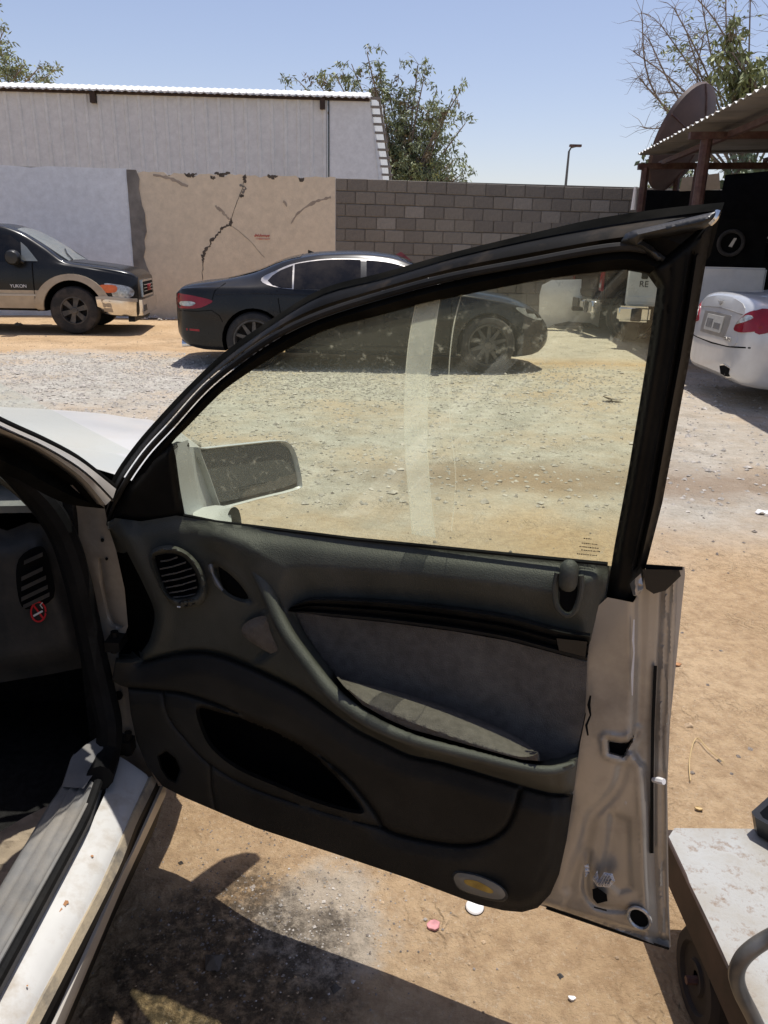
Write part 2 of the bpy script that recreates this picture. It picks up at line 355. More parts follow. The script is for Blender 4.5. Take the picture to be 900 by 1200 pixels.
MT['streak'] = glassmat('painted reflection on glass', (1, 1, .98), .3, .34, 30, dc=(.98, .97, .9))  # soft reflection painted as a pale film
MT['windscreen'] = glassmat('clear windscreen glass', (.9, .93, .9), .02, .1)
MT['streak_line'] = glassmat('thin painted reflection line', (1, 1, .98), .4, .6, 30, dc=(.95, .92, .82))
def mirrormat():
    m, t, b = nodes('dusty mirror glass')
    n1 = noise(t, 330, 3, .7); f = ramp(t, n1.outputs[0], .55, .75, (.26, .26, .26, 1), (.5, .5, .5, 1)).outputs[0]
    b.inputs['Metallic'].default_value = 1; b.inputs['Roughness'].default_value = .03; b.inputs['Base Color'].default_value = (.55, .57, .56, 1)
    d = N(t, 'BsdfDiffuse'); d.inputs[0].default_value = (.42, .42, .4, 1); mx = N(t, 'MixShader')
    t.links.new(f, mx.inputs[0]); t.links.new(b.outputs[0], mx.inputs[1]); t.links.new(d.outputs[0], mx.inputs[2])
    t.links.new(mx.outputs[0], t.nodes['Material Output'].inputs['Surface']); return m
MT['mirror'] = mirrormat()

# ------------------------------------------------------------------ ground
def groundmat():
    m, t, b = nodes('dusty yard ground')
    geo = N(t, 'NewGeometry'); pos = geo.outputs['Position']; sx = N(t, 'SeparateXYZ'); t.links.new(pos, sx.inputs[0])
    def nz(s, d=5, r=.6): return noise(t, s, d, r, vec=pos).outputs[0]
    def math_(op, a, b_=None):
        n = N(t, 'Math', operation=op)
        for i, v in enumerate((a, b_)):
            if v is None: continue
            if isinstance(v, (int, float)): n.inputs[i].default_value = v
            else: t.links.new(v, n.inputs[i])
        return n.outputs[0]
    def rng_(v, a, b_):
        n = N(t, 'MapRange', interpolation_type='SMOOTHSTEP'); t.links.new(v, n.inputs[0]); n.inputs[1].default_value = a; n.inputs[2].default_value = b_; return n.outputs[0]
    sand = mix(t, ramp(t, nz(1.3, 6), .35, .68).outputs[0], (.48, .325, .18), (.66, .48, .295))
    sand = mix(t, ramp(t, nz(22, 6, .75), .42, .68, (0, 0, 0, 1), (.6, .6, .6, 1)).outputs[0], sand, (.27, .165, .09))
    sand = mix(t, ramp(t, nz(90, 4, .8), .55, .7, (0, 0, 0, 1), (.55, .55, .55, 1)).outputs[0], sand, (.66, .55, .41))
    sand = mix(t, ramp(t, nz(2.6, 7, .65), .5, .72, (0, 0, 0, 1), (.6, .6, .6, 1)).outputs[0], sand, (.3, .185, .095))
    pale = mix(t, ramp(t, nz(5, 7, .75), .35, .65).outputs[0], (.4, .37, .31), (.58, .55, .48))
    pale = mix(t, ramp(t, nz(60, 5, .8), .5, .66, (0, 0, 0, 1), (.6, .6, .6, 1)).outputs[0], pale, (.26, .22, .18))
    # pale gravel road across the yard
    yy = math_('ADD', sx.outputs[1], math_('MULTIPLY', math_('SUBTRACT', nz(.5, 4), .5), 3.0))
    band = math_('MULTIPLY', rng_(yy, 3.0, 4.6), math_('SUBTRACT', 1.0, rng_(yy, 9.9, 10.9)))
    xr = math_('SUBTRACT', 1.0, math_('MULTIPLY', rng_(math_('ADD', sx.outputs[0], math_('MULTIPLY', math_('SUBTRACT', nz(.4, 3), .5), 4)), .5, 4.5), .3))
    patchy = ramp(t, nz(.8, 6, .65), .3, .55, (.35, .35, .35, 1), (1, 1, 1, 1)).outputs[0]
    f = math_('MULTIPLY', math_('MULTIPLY', band, xr), patchy)
    right = math_('MULTIPLY', rng_(sx.outputs[0], -.5, 2.0), rng_(sx.outputs[1], 10.3, 11.5))
    f = math_('MAXIMUM', f, math_('MULTIPLY', right, .75))
    # brown tyre track band
    yb = math_('ADD', sx.outputs[1], math_('MULTIPLY', math_('SUBTRACT', nz(.9, 4), .5), .8))
    tr = math_('MULTIPLY', rng_(yb, 4.3, 4.75), math_('SUBTRACT', 1.0, rng_(yb, 4.9, 5.5)))
    tr = math_('MULTIPLY', tr, rng_(sx.outputs[0], -.6, .3))
    c = mix(t, f, sand, pale)
    c = mix(t, math_('MULTIPLY', tr, .65), c, (.27, .18, .11))
    # spilled cement patch beside the open door, dark oily dirt beside the sill
    vx = N(t, 'VectorMath', operation='DISTANCE'); t.links.new(pos, vx.inputs[0]); vx.inputs[1].default_value = (-.12, 1.3, 0)
    cem = math_('SUBTRACT', 1.0, rng_(math_('ADD', vx.outputs['Value'], math_('MULTIPLY', math_('SUBTRACT', nz(7, 6, .7), .5), .3)), .1, .2))
    c = mix(t, math_('MULTIPLY', cem, .7), c, (.55, .49, .4))
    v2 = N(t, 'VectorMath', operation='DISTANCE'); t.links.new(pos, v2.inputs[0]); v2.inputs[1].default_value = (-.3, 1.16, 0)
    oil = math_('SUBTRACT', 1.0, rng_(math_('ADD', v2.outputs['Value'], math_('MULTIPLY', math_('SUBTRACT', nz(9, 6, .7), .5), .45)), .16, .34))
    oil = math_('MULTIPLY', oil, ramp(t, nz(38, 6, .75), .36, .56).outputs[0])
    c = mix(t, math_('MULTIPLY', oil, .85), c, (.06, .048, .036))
    t.links.new(c, b.inputs['Base Color']); b.inputs['Roughness'].default_value = .97; b.inputs['Specular IOR Level'].default_value = .08
    wv = N(t, 'TexWave', wave_type='BANDS'); wv.inputs['Scale'].default_value = 9; wv.inputs['Distortion'].default_value = 14; wv.inputs['Detail'].default_value = 4; wv.inputs['Detail Scale'].default_value = 1.6; t.links.new(pos, wv.inputs['Vector'])
    wm_ = ramp(t, nz(2.2, 4), .5, .62).outputs[0]
    h = math_('ADD', math_('ADD', math_('MULTIPLY', nz(6, 8, .7), .8), math_('MULTIPLY', nz(60, 6, .75), .5)), math_('MULTIPLY', math_('MULTIPLY', wv.outputs['Fac'], wm_), .3))
    vo = N(t, 'TexVoronoi'); vo.inputs['Scale'].default_value = 26; t.links.new(pos, vo.inputs['Vector'])
    h = math_('ADD', h, math_('MULTIPLY', vo.outputs['Distance'], math_('MULTIPLY', math_('ADD', f, oil), -.35)))
    bp = N(t, 'Bump'); bp.inputs['Strength'].default_value = 1.0; bp.inputs['Distance'].default_value = .035
    t.links.new(h, bp.inputs['Height']); t.links.new(bp.outputs[0], b.inputs['Normal']); return m
MT['ground'] = groundmat()
def hgt(x, y):
    return .012 * math.sin(x * 1.9 + y * .7) * math.sin(y * 1.3 - x * .4) - .006
xs = [-300, -80, -30, -18] + [-12 + i * .4 for i in range(61)] + [18, 30, 80, 300]
ys = [-200, -40, -10, -3] + [-1 + i * .3 for i in range(66)] + [22, 30, 60, 150, 600]
gv = [(x, y, hgt(x, y) if abs(x) < 12 and -1 < y < 18 else -.006) for y in ys for x in xs]; nxg = len(xs)
gf = [(j * nxg + i, j * nxg + i + 1, (j + 1) * nxg + i + 1, (j + 1) * nxg + i) for j in range(len(ys) - 1) for i in range(nxg - 1)]
setp(mesh('ground', gv, gf, MT['ground']), kind='structure')

OCT = [(0, 1, 2), (0, 2, 3), (0, 3, 4), (0, 4, 1), (5, 2, 1), (5, 3, 2), (5, 4, 3), (5, 1, 4)]
def pebble(mb_v, mb_f, x, y, s, z=0):
    n = len(mb_v); a = rng.random() * 6.3; q = [rng.uniform(.6, 1.2) for _ in range(5)]
    mb_v.append((x, y, z + s * .75 * q[4]))
    for k in range(4): mb_v.append((x + math.cos(a + k * 1.57) * s * q[k], y + math.sin(a + k * 1.57) * s * q[(k + 1) % 4], z + s * rng.uniform(-.05, .35)))
    mb_v.append((x, y, z - s * .4)); mb_f.extend([tuple(i + n for i in f) for f in OCT])
def scatter(name, n, area, size, mat, keep=None):
    v, f = [], []; k = 0
    while k < n:
        x, y = area(); k += 1
        if keep and not keep(x, y): continue
        pebble(v, f, x, y, rng.uniform(*size) * (1.8 if rng.random() < .05 else 1), hgt(x, y))
    return setp(mesh(name, v, f, mat, None, False), kind='stuff')
def gr_area():
    y = rng.uniform(4.2, 10.6) if rng.random() < .6 else rng.triangular(7, 10.4, 9); return rng.triangular(-9, 4.5, -1.5), y
scatter('gravel', 15000, gr_area, (.006, .022), MT['stone'])
scatter('gravel', 2600, lambda: (rng.uniform(-8, 6), rng.uniform(3, 14)), (.004, .011), MT['stone_dark'])
scatter('grit', 5000, lambda: (rng.uniform(-.55, 2.4), rng.uniform(.6, 4)), (.0008, .0035), MT['stone_near'])
scatter('grit', 700, lambda: (rng.gauss(-.28, .17), rng.gauss(1.3, .17)), (.0008, .004), MT['stone_dark'])
scatter('grit', 350, lambda: (rng.gauss(-.1, .1), rng.gauss(1.3, .1)), (.0008, .0035), MT['stone'])

# ------------------------------------------------------------------ boundary walls
WA = R(3); WD = Vector((math.cos(WA), math.sin(WA), 0)); WN = Vector((WD.y, -WD.x, 0)); W0 = Vector((-5, 16.1, 0))
def wall(s, z, off): return W0 + WD * s + Vector((0, 0, z)) + WN * off
def wpx(px, py):
    p = plane_pt(px, py, W0, WN); return ((p - W0).dot(WD), p.z)
def jag(s0, s1, z, amp, n, bite=0):
    out = []
    for i in range(n + 1):
        out.append((s0 + (s1 - s0) * i / n, z + rng.uniform(-amp, amp * .3) - (bite * rng.random() if rng.random() < .25 else 0)))
    return out
def ribbon(line, wds):
    L = [np.array(p) for p in line]; a, b = [], []
    for i, p in enumerate(L):
        t = L[min(i + 1, len(L) - 1)] - L[max(i - 1, 0)]; t = t / (np.linalg.norm(t) + 1e-9); n = np.array([-t[1], t[0]]); wd = wds[i] if isinstance(wds, list) else wds
        a.append(tuple(p + n * wd / 2)); b.append(tuple(p - n * wd / 2))
    return a + b[::-1]
def wallbox(s0, s1, z0, z1, d0, d1):
    P = [wall(s, z, o) for s in (s0, s1) for o in (d0, d1) for z in (z0, z1)]
    return P, [(0, 1, 3, 2), (4, 6, 7, 5), (0, 4, 5, 1), (2, 3, 7, 6), (0, 2, 6, 4), (1, 5, 7, 3)]

t = thing('white_wall', 'smooth white plastered yard wall behind the two-tone off-road vehicle', 'wall', wall(-5, 0, 0))
MB().add(*wallbox(-14, -.12, -.1, 2.74, -.2, -.02)).build('wall_core', MT['concrete'], t, False)
top = jag(-14, -.12, 2.79, .012, 46, .05)
patch('plaster_coat', [(-14, -.1), (-.12, -.1)] + top[::-1], wall, 0.0, MT['white_plaster'], t, .4, .018, False)
setp(MB().add(*wallbox(-14, -.12, 2.741, 2.775, -.18, -.03)).build('coping_mortar', MT['concrete'], t, False))

t = thing('concrete_pillar', 'narrow raw grey cement pillar between the white and the tan wall', 'pillar', wall(0, 0, 0))
L = [(-.12, -.1), (-.12, 2.77)]; Rr = []
for i in range(19): z = 2.77 - i * 2.87 / 18; Rr.append((.1 + rng.uniform(-.04, .04) + (.07 if 3 < i < 8 else 0) + (.05 if 10 < i < 15 else 0), z))
patch('pillar_face', L + Rr, wall, lambda P: .02 + .008 * np.sin(P[:, 0] * 40 + P[:, 1] * 17), MT['concrete'], t, .07, .2, True, 50)

t = thing('tan_wall', 'cracked tan plastered yard wall with red scrawl behind the black saloon', 'wall', wall(2, 0, 0))
MB().add(*wallbox(.0, 3.9, -.1, 2.7, -.2, -.03)).build('wall_core', MT['concrete'], t, False)
top = jag(.0, 3.9, 2.745, .02, 40, .09)
def tanh_(P): return .004 * np.sin(P[:, 0] * 3.1) * np.sin(P[:, 1] * 2.3)
patch('plaster_coat', [(.0, -.1), (3.9, -.1)] + top[::-1], wall, tanh_, MT['tan_plaster'], t, .12, .03, True, 40)
def crackpx(line, wds, name, m, off=.006, jit=.012):
    L = [wpx(*p) for p in line]; L = resample(L, max(6, len(L) * 4)); L = [(a + rng.uniform(-jit, jit), b + rng.uniform(-jit, jit)) for a, b in L]
    n = len(L); ws = [np.interp(i / (n - 1), np.linspace(0, 1, len(wds)), wds) * rng.uniform(.3, 1.05) for i in range(n)]
    patch(name, ribbon(L, ws), wall, off, m, t, .2, .01, False)
crackpx([(271, 255), (271, 263), (264, 266), (259, 268), (258, 273)], [.02, .1, .05, .06, .03], 'crack', MT['crack'])
crackpx([(258, 272), (252, 278), (248, 281), (246, 288)], [.03, .04, .08, .03], 'crack', MT['crack'])
crackpx([(246, 288), (240, 293), (238, 300), (238, 308)], [.03, .09, .08, .03], 'crack', MT['crack'])
crackpx([(238, 307), (237, 328)], [.015, .012], 'crack', MT['crack'])
crackpx([(286, 209), (284, 222), (277, 238), (271, 258)], [.012, .01, .012, .012], 'crack', MT['crack'], jit=.006)
crackpx([(286, 206), (287, 214)], [.1, .04], 'crack', MT['crack'])
crackpx([(281, 217), (288, 220), (284, 226)], [.04, .09, .05], 'crack', MT['concrete'])
crackpx([(281, 230), (286, 229)], [.06, .04], 'crack', MT['crack'])
crackpx([(272, 265), (291, 280), (310, 302)], [.02, .015, .015], 'crack', MT['smudge'], jit=.006)
crackpx([(252, 241), (260, 248), (269, 257)], [.05, .09, .05], 'streak', MT['smudge'])
crackpx([(341, 262), (347, 252), (356, 244), (370, 236), (388, 231)], [.03, .05, .07, .07, .06], 'streak', MT['smudge'], jit=.004)
crackpx([(180, 205), (200, 209), (220, 219)], [.04, .09, .05], 'streak', MT['smudge'])
crackpx([(333, 236), (336, 242)], [.06, .05], 'streak', MT['smudge'])
for a in ((216, 230, 204), (247, 252, 207), (252, 269, 203), (313, 325, 206), (350, 356, 209)):
    crackpx([(a[0], a[2]), ((a[0] + a[1]) / 2, a[2] + 2), (a[1], a[2])], [.04, .1, .04], 'chipped_edge', MT['crack'])
for i in range(7):   # the red scrawl, a row of short strokes with a line under it
    x = 298 + i * 2.6; crackpx([(x, 276 + rng.uniform(-1.5, .5)), (x + 1.2, 277.5), (x + 2.2, 275.5 + rng.uniform(-1.5, 1))], [.022, .022, .022], 'red_scrawl', MT['red_mark'], .008, .006)
crackpx([(300, 280), (316, 280)], [.02, .02], 'red_scrawl', MT['red_mark'], .008, .003)

# grey block wall: every block is a piece of its own
t = thing('block_wall', 'bare grey concrete block wall right of the tan wall', 'wall', wall(7, 0, 0))
S0, S1, ZT, BH, BW = 3.905, 12.6, 2.73, .232, .392
MB().add(*wallbox(S0 + .002, 20, -.1, ZT - .012, -.2, -.016)).build('mortar_bed', MT['mortar'], t, False)
def blockmesh(wd):
    mb = MB(); g = .007
    P = [(-wd / 2 + g, -BH / 2 + g), (wd / 2 - g, -BH / 2 + g), (wd / 2 - g, BH / 2 - g), (-wd / 2 + g, BH / 2 - g)]; e = .008
    F0 = [Vector((x, .09, z)) for x, z in P]; F1 = [Vector((x, -.0, z)) for x, z in P]; F2 = [Vector((x - math.copysign(e, x), -e, z - math.copysign(e, z))) for x, z in P]
    mb.loft([F0, F1, F2], True); n = len(mb.v); mb.f.append((n - 4, n - 3, n - 2, n - 1)); return mb
protos = {}
rows = int(ZT / BH) + 1; nblk = 0
for r in range(rows):
    zc = ZT - BH / 2 - r * BH; s = S0 + (0 if r % 2 else -BW / 2) + (.03 if r % 3 == 0 else 0)
    while s < S1:
        a = max(s, S0); b = min(s + BW, S1)
        if b - a > .08 and nblk < 300:
            key = round(b - a, 2)
            if key not in protos:
                o = blockmesh(b - a).build('block', MT['block'], t, False); protos[key] = o
            else:
                o = protos[key].copy(); COL.objects.link(o); o.parent = t; o.matrix_parent_inverse = protos[key].matrix_parent_inverse.copy()
            sag = -.035 * math.sin(max(0, (a - S0)) * .35) ** 2
            o.location = wall((a + b) / 2, zc + sag * (1 if r < 3 else .3), -.006 + rng.uniform(0, .012)); o.rotation_euler = (0, rng.uniform(-.008, .008), WA + rng.uniform(-.008, .008)); nblk += 1
        s += BW
# rubble at the foot of the walls
for i, (px, py, s, lab) in enumerate([(170, 374, .09, 'pale lump of rubble at the foot of the cement pillar'), (180, 373, .12, 'broad lump of broken plaster below the cracked tan wall'), (190, 375, .07, 'small grey rubble chip at the foot of the tan wall'), (199, 374, .08, 'rubble piece just behind the tail of the black saloon'), (22, 381, .1, 'pale rubbish lump on the sand under the off-road vehicle')]):
    p = atz(px, py, 0); mb = MB(); v, f = [], []
    for k in range(5): pebble(v, f, p.x + rng.uniform(-s, s), p.y + rng.uniform(-.05, .05), s * rng.uniform(.4, .8), 0)
    setp(mesh('rubble', v, f, MT['stone'], None, False), lab, 'rubble', 'rubble at the foot of the walls')

# ------------------------------------------------------------------ warehouse
t = thing('warehouse', 'long pale grey metal-clad warehouse with white roof edge behind the yard wall', 'warehouse', (-6, 22, 0))
HD = Vector((math.cos(R(1.2)), math.sin(R(1.2)), 0)); H0 = Vector((-1.68, 22.1, 0)); HN = Vector((HD.y, -HD.x, 0))
def wh(s, z, o): return H0 + HD * s + Vector((0, 0, z)) + HN * o
def wtop(s): return 5.16 + .0 * s
prof = []; s = -16.0
while s < -.02:
    for ds, o in ((0, 0), (.2, 0), (.23, .035), (.29, .035), (.32, 0)):
        if s + ds <= 0: prof.append((s + ds, o))
    s += .34
mb = MB(); mb.loft([[wh(s, z, o + (.012 if z < 1 else 0)) for s, o in prof] for z in (-.1, 2.0, 4.1, 5.12)]); mb.build('corrugated_wall', MT['cladding'], t, True, 20)
patch('end_sheet', [(0.01, -.1), (1.75, -.1), (1.42, 3.4), (1.05, 5.14), (0.01, 5.14)], wh, .02, MT['cladding2'], t, .6, .03, False)
MB().box(wh(0.005, 2.5, .03), (.035, .03, 5.2), R(1.2)).build('corner_trim', MT['frame_dusty'], t, False)
rows = []
k = 0; s = -16.2; P1, P2, P3 = [], [], []
while s < 1.15:
    a = .035 if k % 2 else 0
    P1.append(wh(s, 5.1 + a, .2)); P2.append(wh(s, 5.3 + a * .6, -.35)); P3.append(wh(s, 5.3 + a * .6, -.6)); s += .09; k += 1
mb = MB(); mb.loft([P1, P2, P3]); mb.loft([[p - Vector((0, 0, .03)) for p in P1], P1]); mb.build('roof_sheet', MT['roof_metal'], t, False)
MB().box(wh(-7.4, 5.07, .06), (16.9, .06, .07), R(1.2)).build('eave_beam', MT['cart_side'], t, False)
P1 = [wh(-16 + .1 * i, 5.12, .19) for i in range(172)]; P2 = [wh(-16 + .1 * i, 5.12, 0.02) for i in range(172)]
MB().loft([P1, P2]).build('soffit', MT['roof_under'], t, False)
for sx in (-6.0, -.15): MB().box(wh(sx, 4.95, .08), (.13, .14, .26), R(1.2)).build('eave_bracket', MT['cart_side'], t, False)
# steep side slope with battens standing out
MB().add([wh(1.06, 5.2, .05), wh(1.4, 5.2, -1.5), wh(2.05, -.1, -1.5), wh(1.76, -.1, .05)], [(0, 1, 2, 3)]).build('side_sheet', MT['cladding'], t, False)
for i in range(13):
    z = 5.12 - i * .2; xo = 1.06 + (5.14 - z) * .2
    MB().box(wh(xo + .13, z, -.02), (.3, .12, .05), R(1.2)).build('batten', MT['roof_under'], t, False)
MB().tube([wh(1.3, 5.15, -.1), wh(1.75, 2.7, -.1)], .03, 6).build('edge_rail', MT['roof_under'], t)

# ------------------------------------------------------------------ street lamp
p = Vector((8.33, 40, 0)); t = thing('street_lamp', 'thin distant street lamp standing beyond the block wall', 'lamp', p)
MB().tube([p, p + Vector((0, 0, 3)), p + Vector((.02, 0, 6.1))], [.11, .08, .05], 8).build('pole', MT['steel_tube'], t)
MB().tube([p + Vector((0, 0, 6.05)), p + Vector((.1, 0, 6.25)), p + Vector((.35, 0, 6.32))], .04, 6).build('arm', MT['steel_tube'], t)
MB().box(p + Vector((.3, 0, 6.34)), (.55, .22, .1)).build('lamp_head', MT['dark_steel'], t)

# ------------------------------------------------------------------ trees
def leafquad(v, f, p, d, l, wd):
    n = len(v); s = Vector((rng.uniform(-1, 1), rng.uniform(-1, 1), rng.uniform(-1, 1))).cross(d)
    if s.length < 1e-3: s = Vector((1, 0, 0))
    s = s.normalized() * wd
    v.extend([p, p + d * l * .45 + s, p + d * l, p + d * l * .5 - s]); f.append((n, n + 1, n + 2, n + 3))
def tree(name, label, base, trunk_h, tips, mats, group=None, bend=.15, twigs=14, leaves=26, leaf=(.14, .02), droop=.6, r0=.11, spread=.45, cat='tree', tw=.7):
    """trunk, limbs that run to the given crown tips, twigs and many small leaves round them"""
    t = thing(name, label, cat, base, group=group); base = Vector(base)
    tr, br = MB(), MB(); lv = [([], []) for _ in mats]
    top = base + Vector((rng.uniform(-.2, .2), 0, trunk_h)); tr.tube([base - Vector((0, 0, .1)), base.lerp(top, .5) + Vector((.06, 0, 0)), top], [r0, r0 * .8, r0 * .65], 10)
    for tip, dens in tips:
        tip = Vector(tip); mid = top.lerp(tip, .5) + Vector((rng.uniform(-bend, bend), rng.uniform(-bend, bend), rng.uniform(0, bend)))
        pts = [Vector(q) for q in crom([top - Vector((0, 0, .2)), mid, tip], 6)]; L = (tip - top).length
        br.tube(pts, [r0 * .45 * (1 - .85 * i / (len(pts) - 1)) + .006 for i in range(len(pts))], 6)
        for k in range(int(twigs * dens[0])):
            q = pts[rng.randint(len(pts) // 3, len(pts) - 1)]
            d = Vector((rng.gauss(0, 1), rng.gauss(0, .8), rng.gauss(.15, .7))).normalized(); l = rng.uniform(.5, 1.2) * spread
            e = q + d * l; m_ = q.lerp(e, .5) + Vector((0, 0, .1 * l)); br.tube([q, m_, e], [.012 * tw, .009 * tw, .005 * tw], 4, False)
            e2 = e + Vector((d.x * .3, d.y * .3, -rng.uniform(.0, .5) * droop)) * l; br.tube([e, e2], [.005 * tw, .003 * tw], 3, False)
            if rng.random() < dens[1]:
                ci = 0 if rng.random() < .7 or len(mats) == 1 else rng.randrange(1, len(mats)); V_, F_ = lv[ci]
                for j in range(int(leaves * rng.uniform(.5, 1.4))):
                    a = rng.random(); pp = (m_.lerp(e, a * 2) if a < .5 else e.lerp(e2, a * 2 - 1)) + Vector((rng.gauss(0, .06), rng.gauss(0, .06), rng.gauss(0, .06))) * spread * 2
                    dd = Vector((rng.gauss(0, .7), rng.gauss(0, .7), rng.gauss(0, .6) - droop)).normalized()
                    leafquad(V_, F_, pp, dd, leaf[0] * rng.uniform(.6, 1.3), leaf[1] * rng.uniform(.7, 1.3))
    tr.build('trunk', MT['bark'], t); br.build('limbs', MT['bark'], t)
    for i, (V_, F_) in enumerate(lv):
        if F_: setp(mesh('foliage', V_, F_, MT[mats[i]], t, False), kind=None)
    return t
def tip(px, py, y, dy=0): p = aty(px, py, y + dy); return (p.x, p.y, p.z)
ty = 27
tipsC = [((tip(px, py, ty, rng.uniform(-1, 1))), d) for px, py, d in [
    (430, 62, (.9, 1)), (412, 75, (.8, 1)), (395, 92, (1, .9)), (372, 95, (.9, .9)), (350, 95, (.6, .7)), (445, 85, (1, .9)), (455, 110, (1.4, .9)), (490, 75, (.5, .9)), (497, 90, (.6, .9)), (480, 110, (1.2, .9)), (470, 130, (1.6, 1)), (512, 105, (.5, .9)),
    (530, 115, (.45, .9)), (540, 105, (.3, .9)), (520, 135, (.9, .9)), (545, 145, (.5, 1)), (500, 135, (1.3, 1)), (515, 160, (1.0, 1)), (535, 185, (.8, 1)), (495, 165, (1.6, 1)), (470, 165, (1.6, 1)), (510, 195, (1.4, 1)), (480, 195, (1.8, 1)), (540, 205, (.8, 1)), (455, 185, (1.4, 1)), (460, 205, (1.4, 1)), (500, 210, (1.4, 1)), (525, 208, (1.2, 1))]]
tree('leafy_tree', 'loose olive green tree with drooping leaves behind the warehouse corner', (.6, ty, 0), 2.6, tipsC, ['leaf', 'leaf2', 'leaf_pod'], twigs=26, leaves=27, leaf=(.17, .024), droop=.7, spread=.5)
tipsL = [((tip(px, py, 30, rng.uniform(-1, 1))), d) for px, py, d in [(-10, 20, (1, 1)), (5, 35, (1, 1)), (15, 60, (1, 1)), (0, 65, (1.4, 1)), (30, 75, (1, 1)), (45, 80, (.9, 1)), (65, 82, (.6, 1)), (-25, 60, (1.4, 1)), (20, 85, (1.2, 1)), (-40, 30, (1.2, 1)), (50, 90, (1, 1))]]
tree('leafy_tree', 'olive tree crown rising over the left end of the warehouse roof', (-15.5, 30, 0), 4.0, tipsL, ['leaf', 'leaf2'], twigs=14, leaves=24, leaf=(.18, .03), droop=.3, spread=.6)
ty = 19
tipsR = [((tip(px, py, ty, rng.uniform(-.8, .8))), d) for px, py, d in [
    (742, 60, (1.3, 0)), (752, 15, (1.3, 0)), (748, 90, (1.3, 0)), (760, 45, (1.5, 0)), (775, 30, (1.4, .0)), (770, 110, (1.2, 0)), (800, -20, (1.2, .1)), (790, 10, (1.5, 0)), (820, -10, (1.4, 0)), (850, -20, (1.4, 0)), (880, -30, (1.4, 0)), (905, 20, (1.6, .1)), (755, 150, (1, 0)), (765, 180, (1.2, .3)), (805, 40, (1, .5)), (803, 70, (.8, .7)), (780, 130, (1.1, .3)), (915, 70, (1.5, .3)), (890, 90, (1.5, .5)), (860, 20, (1.6, .1)), (835, 100, (1.2, .2)), (825, 40, (1.5, .05))]]
tree('bare_tree', 'half bare tree with thin twigs and a few green clumps above the carport roof', (7.9, ty, 0), 3.1, tipsR, ['leaf2'], twigs=38, leaves=14, leaf=(.12, .018), droop=-.3, spread=.42, r0=.055, bend=.7, tw=.55)
tipsG = [((tip(px, py, 18.4, rng.uniform(-.3, .3))), d) for px, py, d in [(850, 45, (1.6, 1)), (862, 38, (1.4, 1)), (842, 60, (1.2, 1)), (838, 72, (1, 1)), (858, 62, (1.4, 1)), (870, 75, (1.2, 1)), (862, 90, (1.8, 1)), (872, 100, (1.6, 1)), (866, 112, (1.4, 1)), (855, 85, (1, 1)), (845, 52, (1, 1))]]
tree('green_tree', 'green leafy clump growing among the bare twigs above the carport', (8.6, 18.4, 0), 3.6, tipsG, ['leaf2', 'leaf', 'leaf_pod'], twigs=11, leaves=16, leaf=(.2, .028), droop=1.1, spread=.3, r0=.09)
tipsB = [((x + rng.uniform(-.2, .2), 18.2 + rng.uniform(-.4, .4), z), (1.5, 1)) for x in (5.9, 6.6, 7.4, 8.2, 9, 9.8) for z in (2.6, 3.0, 3.3)]
tree('hedge_bush', 'dark bushy greenery behind the carport seen under its roof', (7.8, 18.3, 0), 1.6, tipsB, ['leaf'], twigs=12, leaves=18, leaf=(.17, .04), droop=.3, spread=.4, cat='bush')

# ------------------------------------------------------------------ carport, dish and what hangs beneath
t = thing('carport', 'open carport with corrugated metal roof on maroon steel posts', 'carport', (6.5, 12, 0))
E0, E1 = Vector((4.25, 14.6, 3.07)), Vector((3.52, 6.2, 3.02)); ZS = .05
n = 110; A, B, A2, B2 = [], [], [], []
for i in range(n + 1):
    p = E0.lerp(E1, i / n); a = .022 * math.sin(i * math.pi * .72 * 2 / 2)
    A.append(p + Vector((0, 0, a))); B.append(p + Vector((8.5, .2, .35 + a)))
mb = MB(); mb.loft([A, B]); mb.build('roof_sheet', MT['roof_under'], t, True, 60)
mb = MB(); mb.loft([[p + Vector((-.012, 0, .012)) for p in A], [p + Vector((.1, 0, .024)) for p in A]]); mb.build('roof_lip', MT['roof_metal'], t, True, 60)
def beam(name, a, b, wd): MB().tube([a, b], wd, 4).build(name, MT['dark_steel'], t, False)
beam('edge_purlin', Vector((4.62, 14.5, 2.93)), Vector((4.0, 6.3, 2.9)), .05)
beam('purlin', Vector((6.4, 14.5, 3.02)), Vector((5.9, 6.3, 3.0)), .045)
beam('cross_beam', Vector((4.2, 14.35, 2.86)), Vector((12.5, 14.4, 3.1)), .07)
beam('cross_beam', Vector((3.85, 11.05, 2.9)), Vector((12.2, 11.1, 3.14)), .06)
MB().tube([Vector((4.33, 14.35, 0)), Vector((4.33, 14.35, 2.84))], .07, 8).build('post', MT['dark_steel'], t)
MB().tube([Vector((4.1, 11.1, 0)), Vector((4.1, 11.1, 2.88))], .075, 10).build('post', MT['dark_steel'], t)
MB().tube([Vector((5.1, 14.1, 0)), Vector((5.15, 14.1, 2.84))], .075, 10).build('post', MT['dark_steel'], t)
MB().tube([Vector((12.2, 11.1, 0)), Vector((12.2, 11.1, 3.1))], .075, 10).build('post', MT['dark_steel'], t)

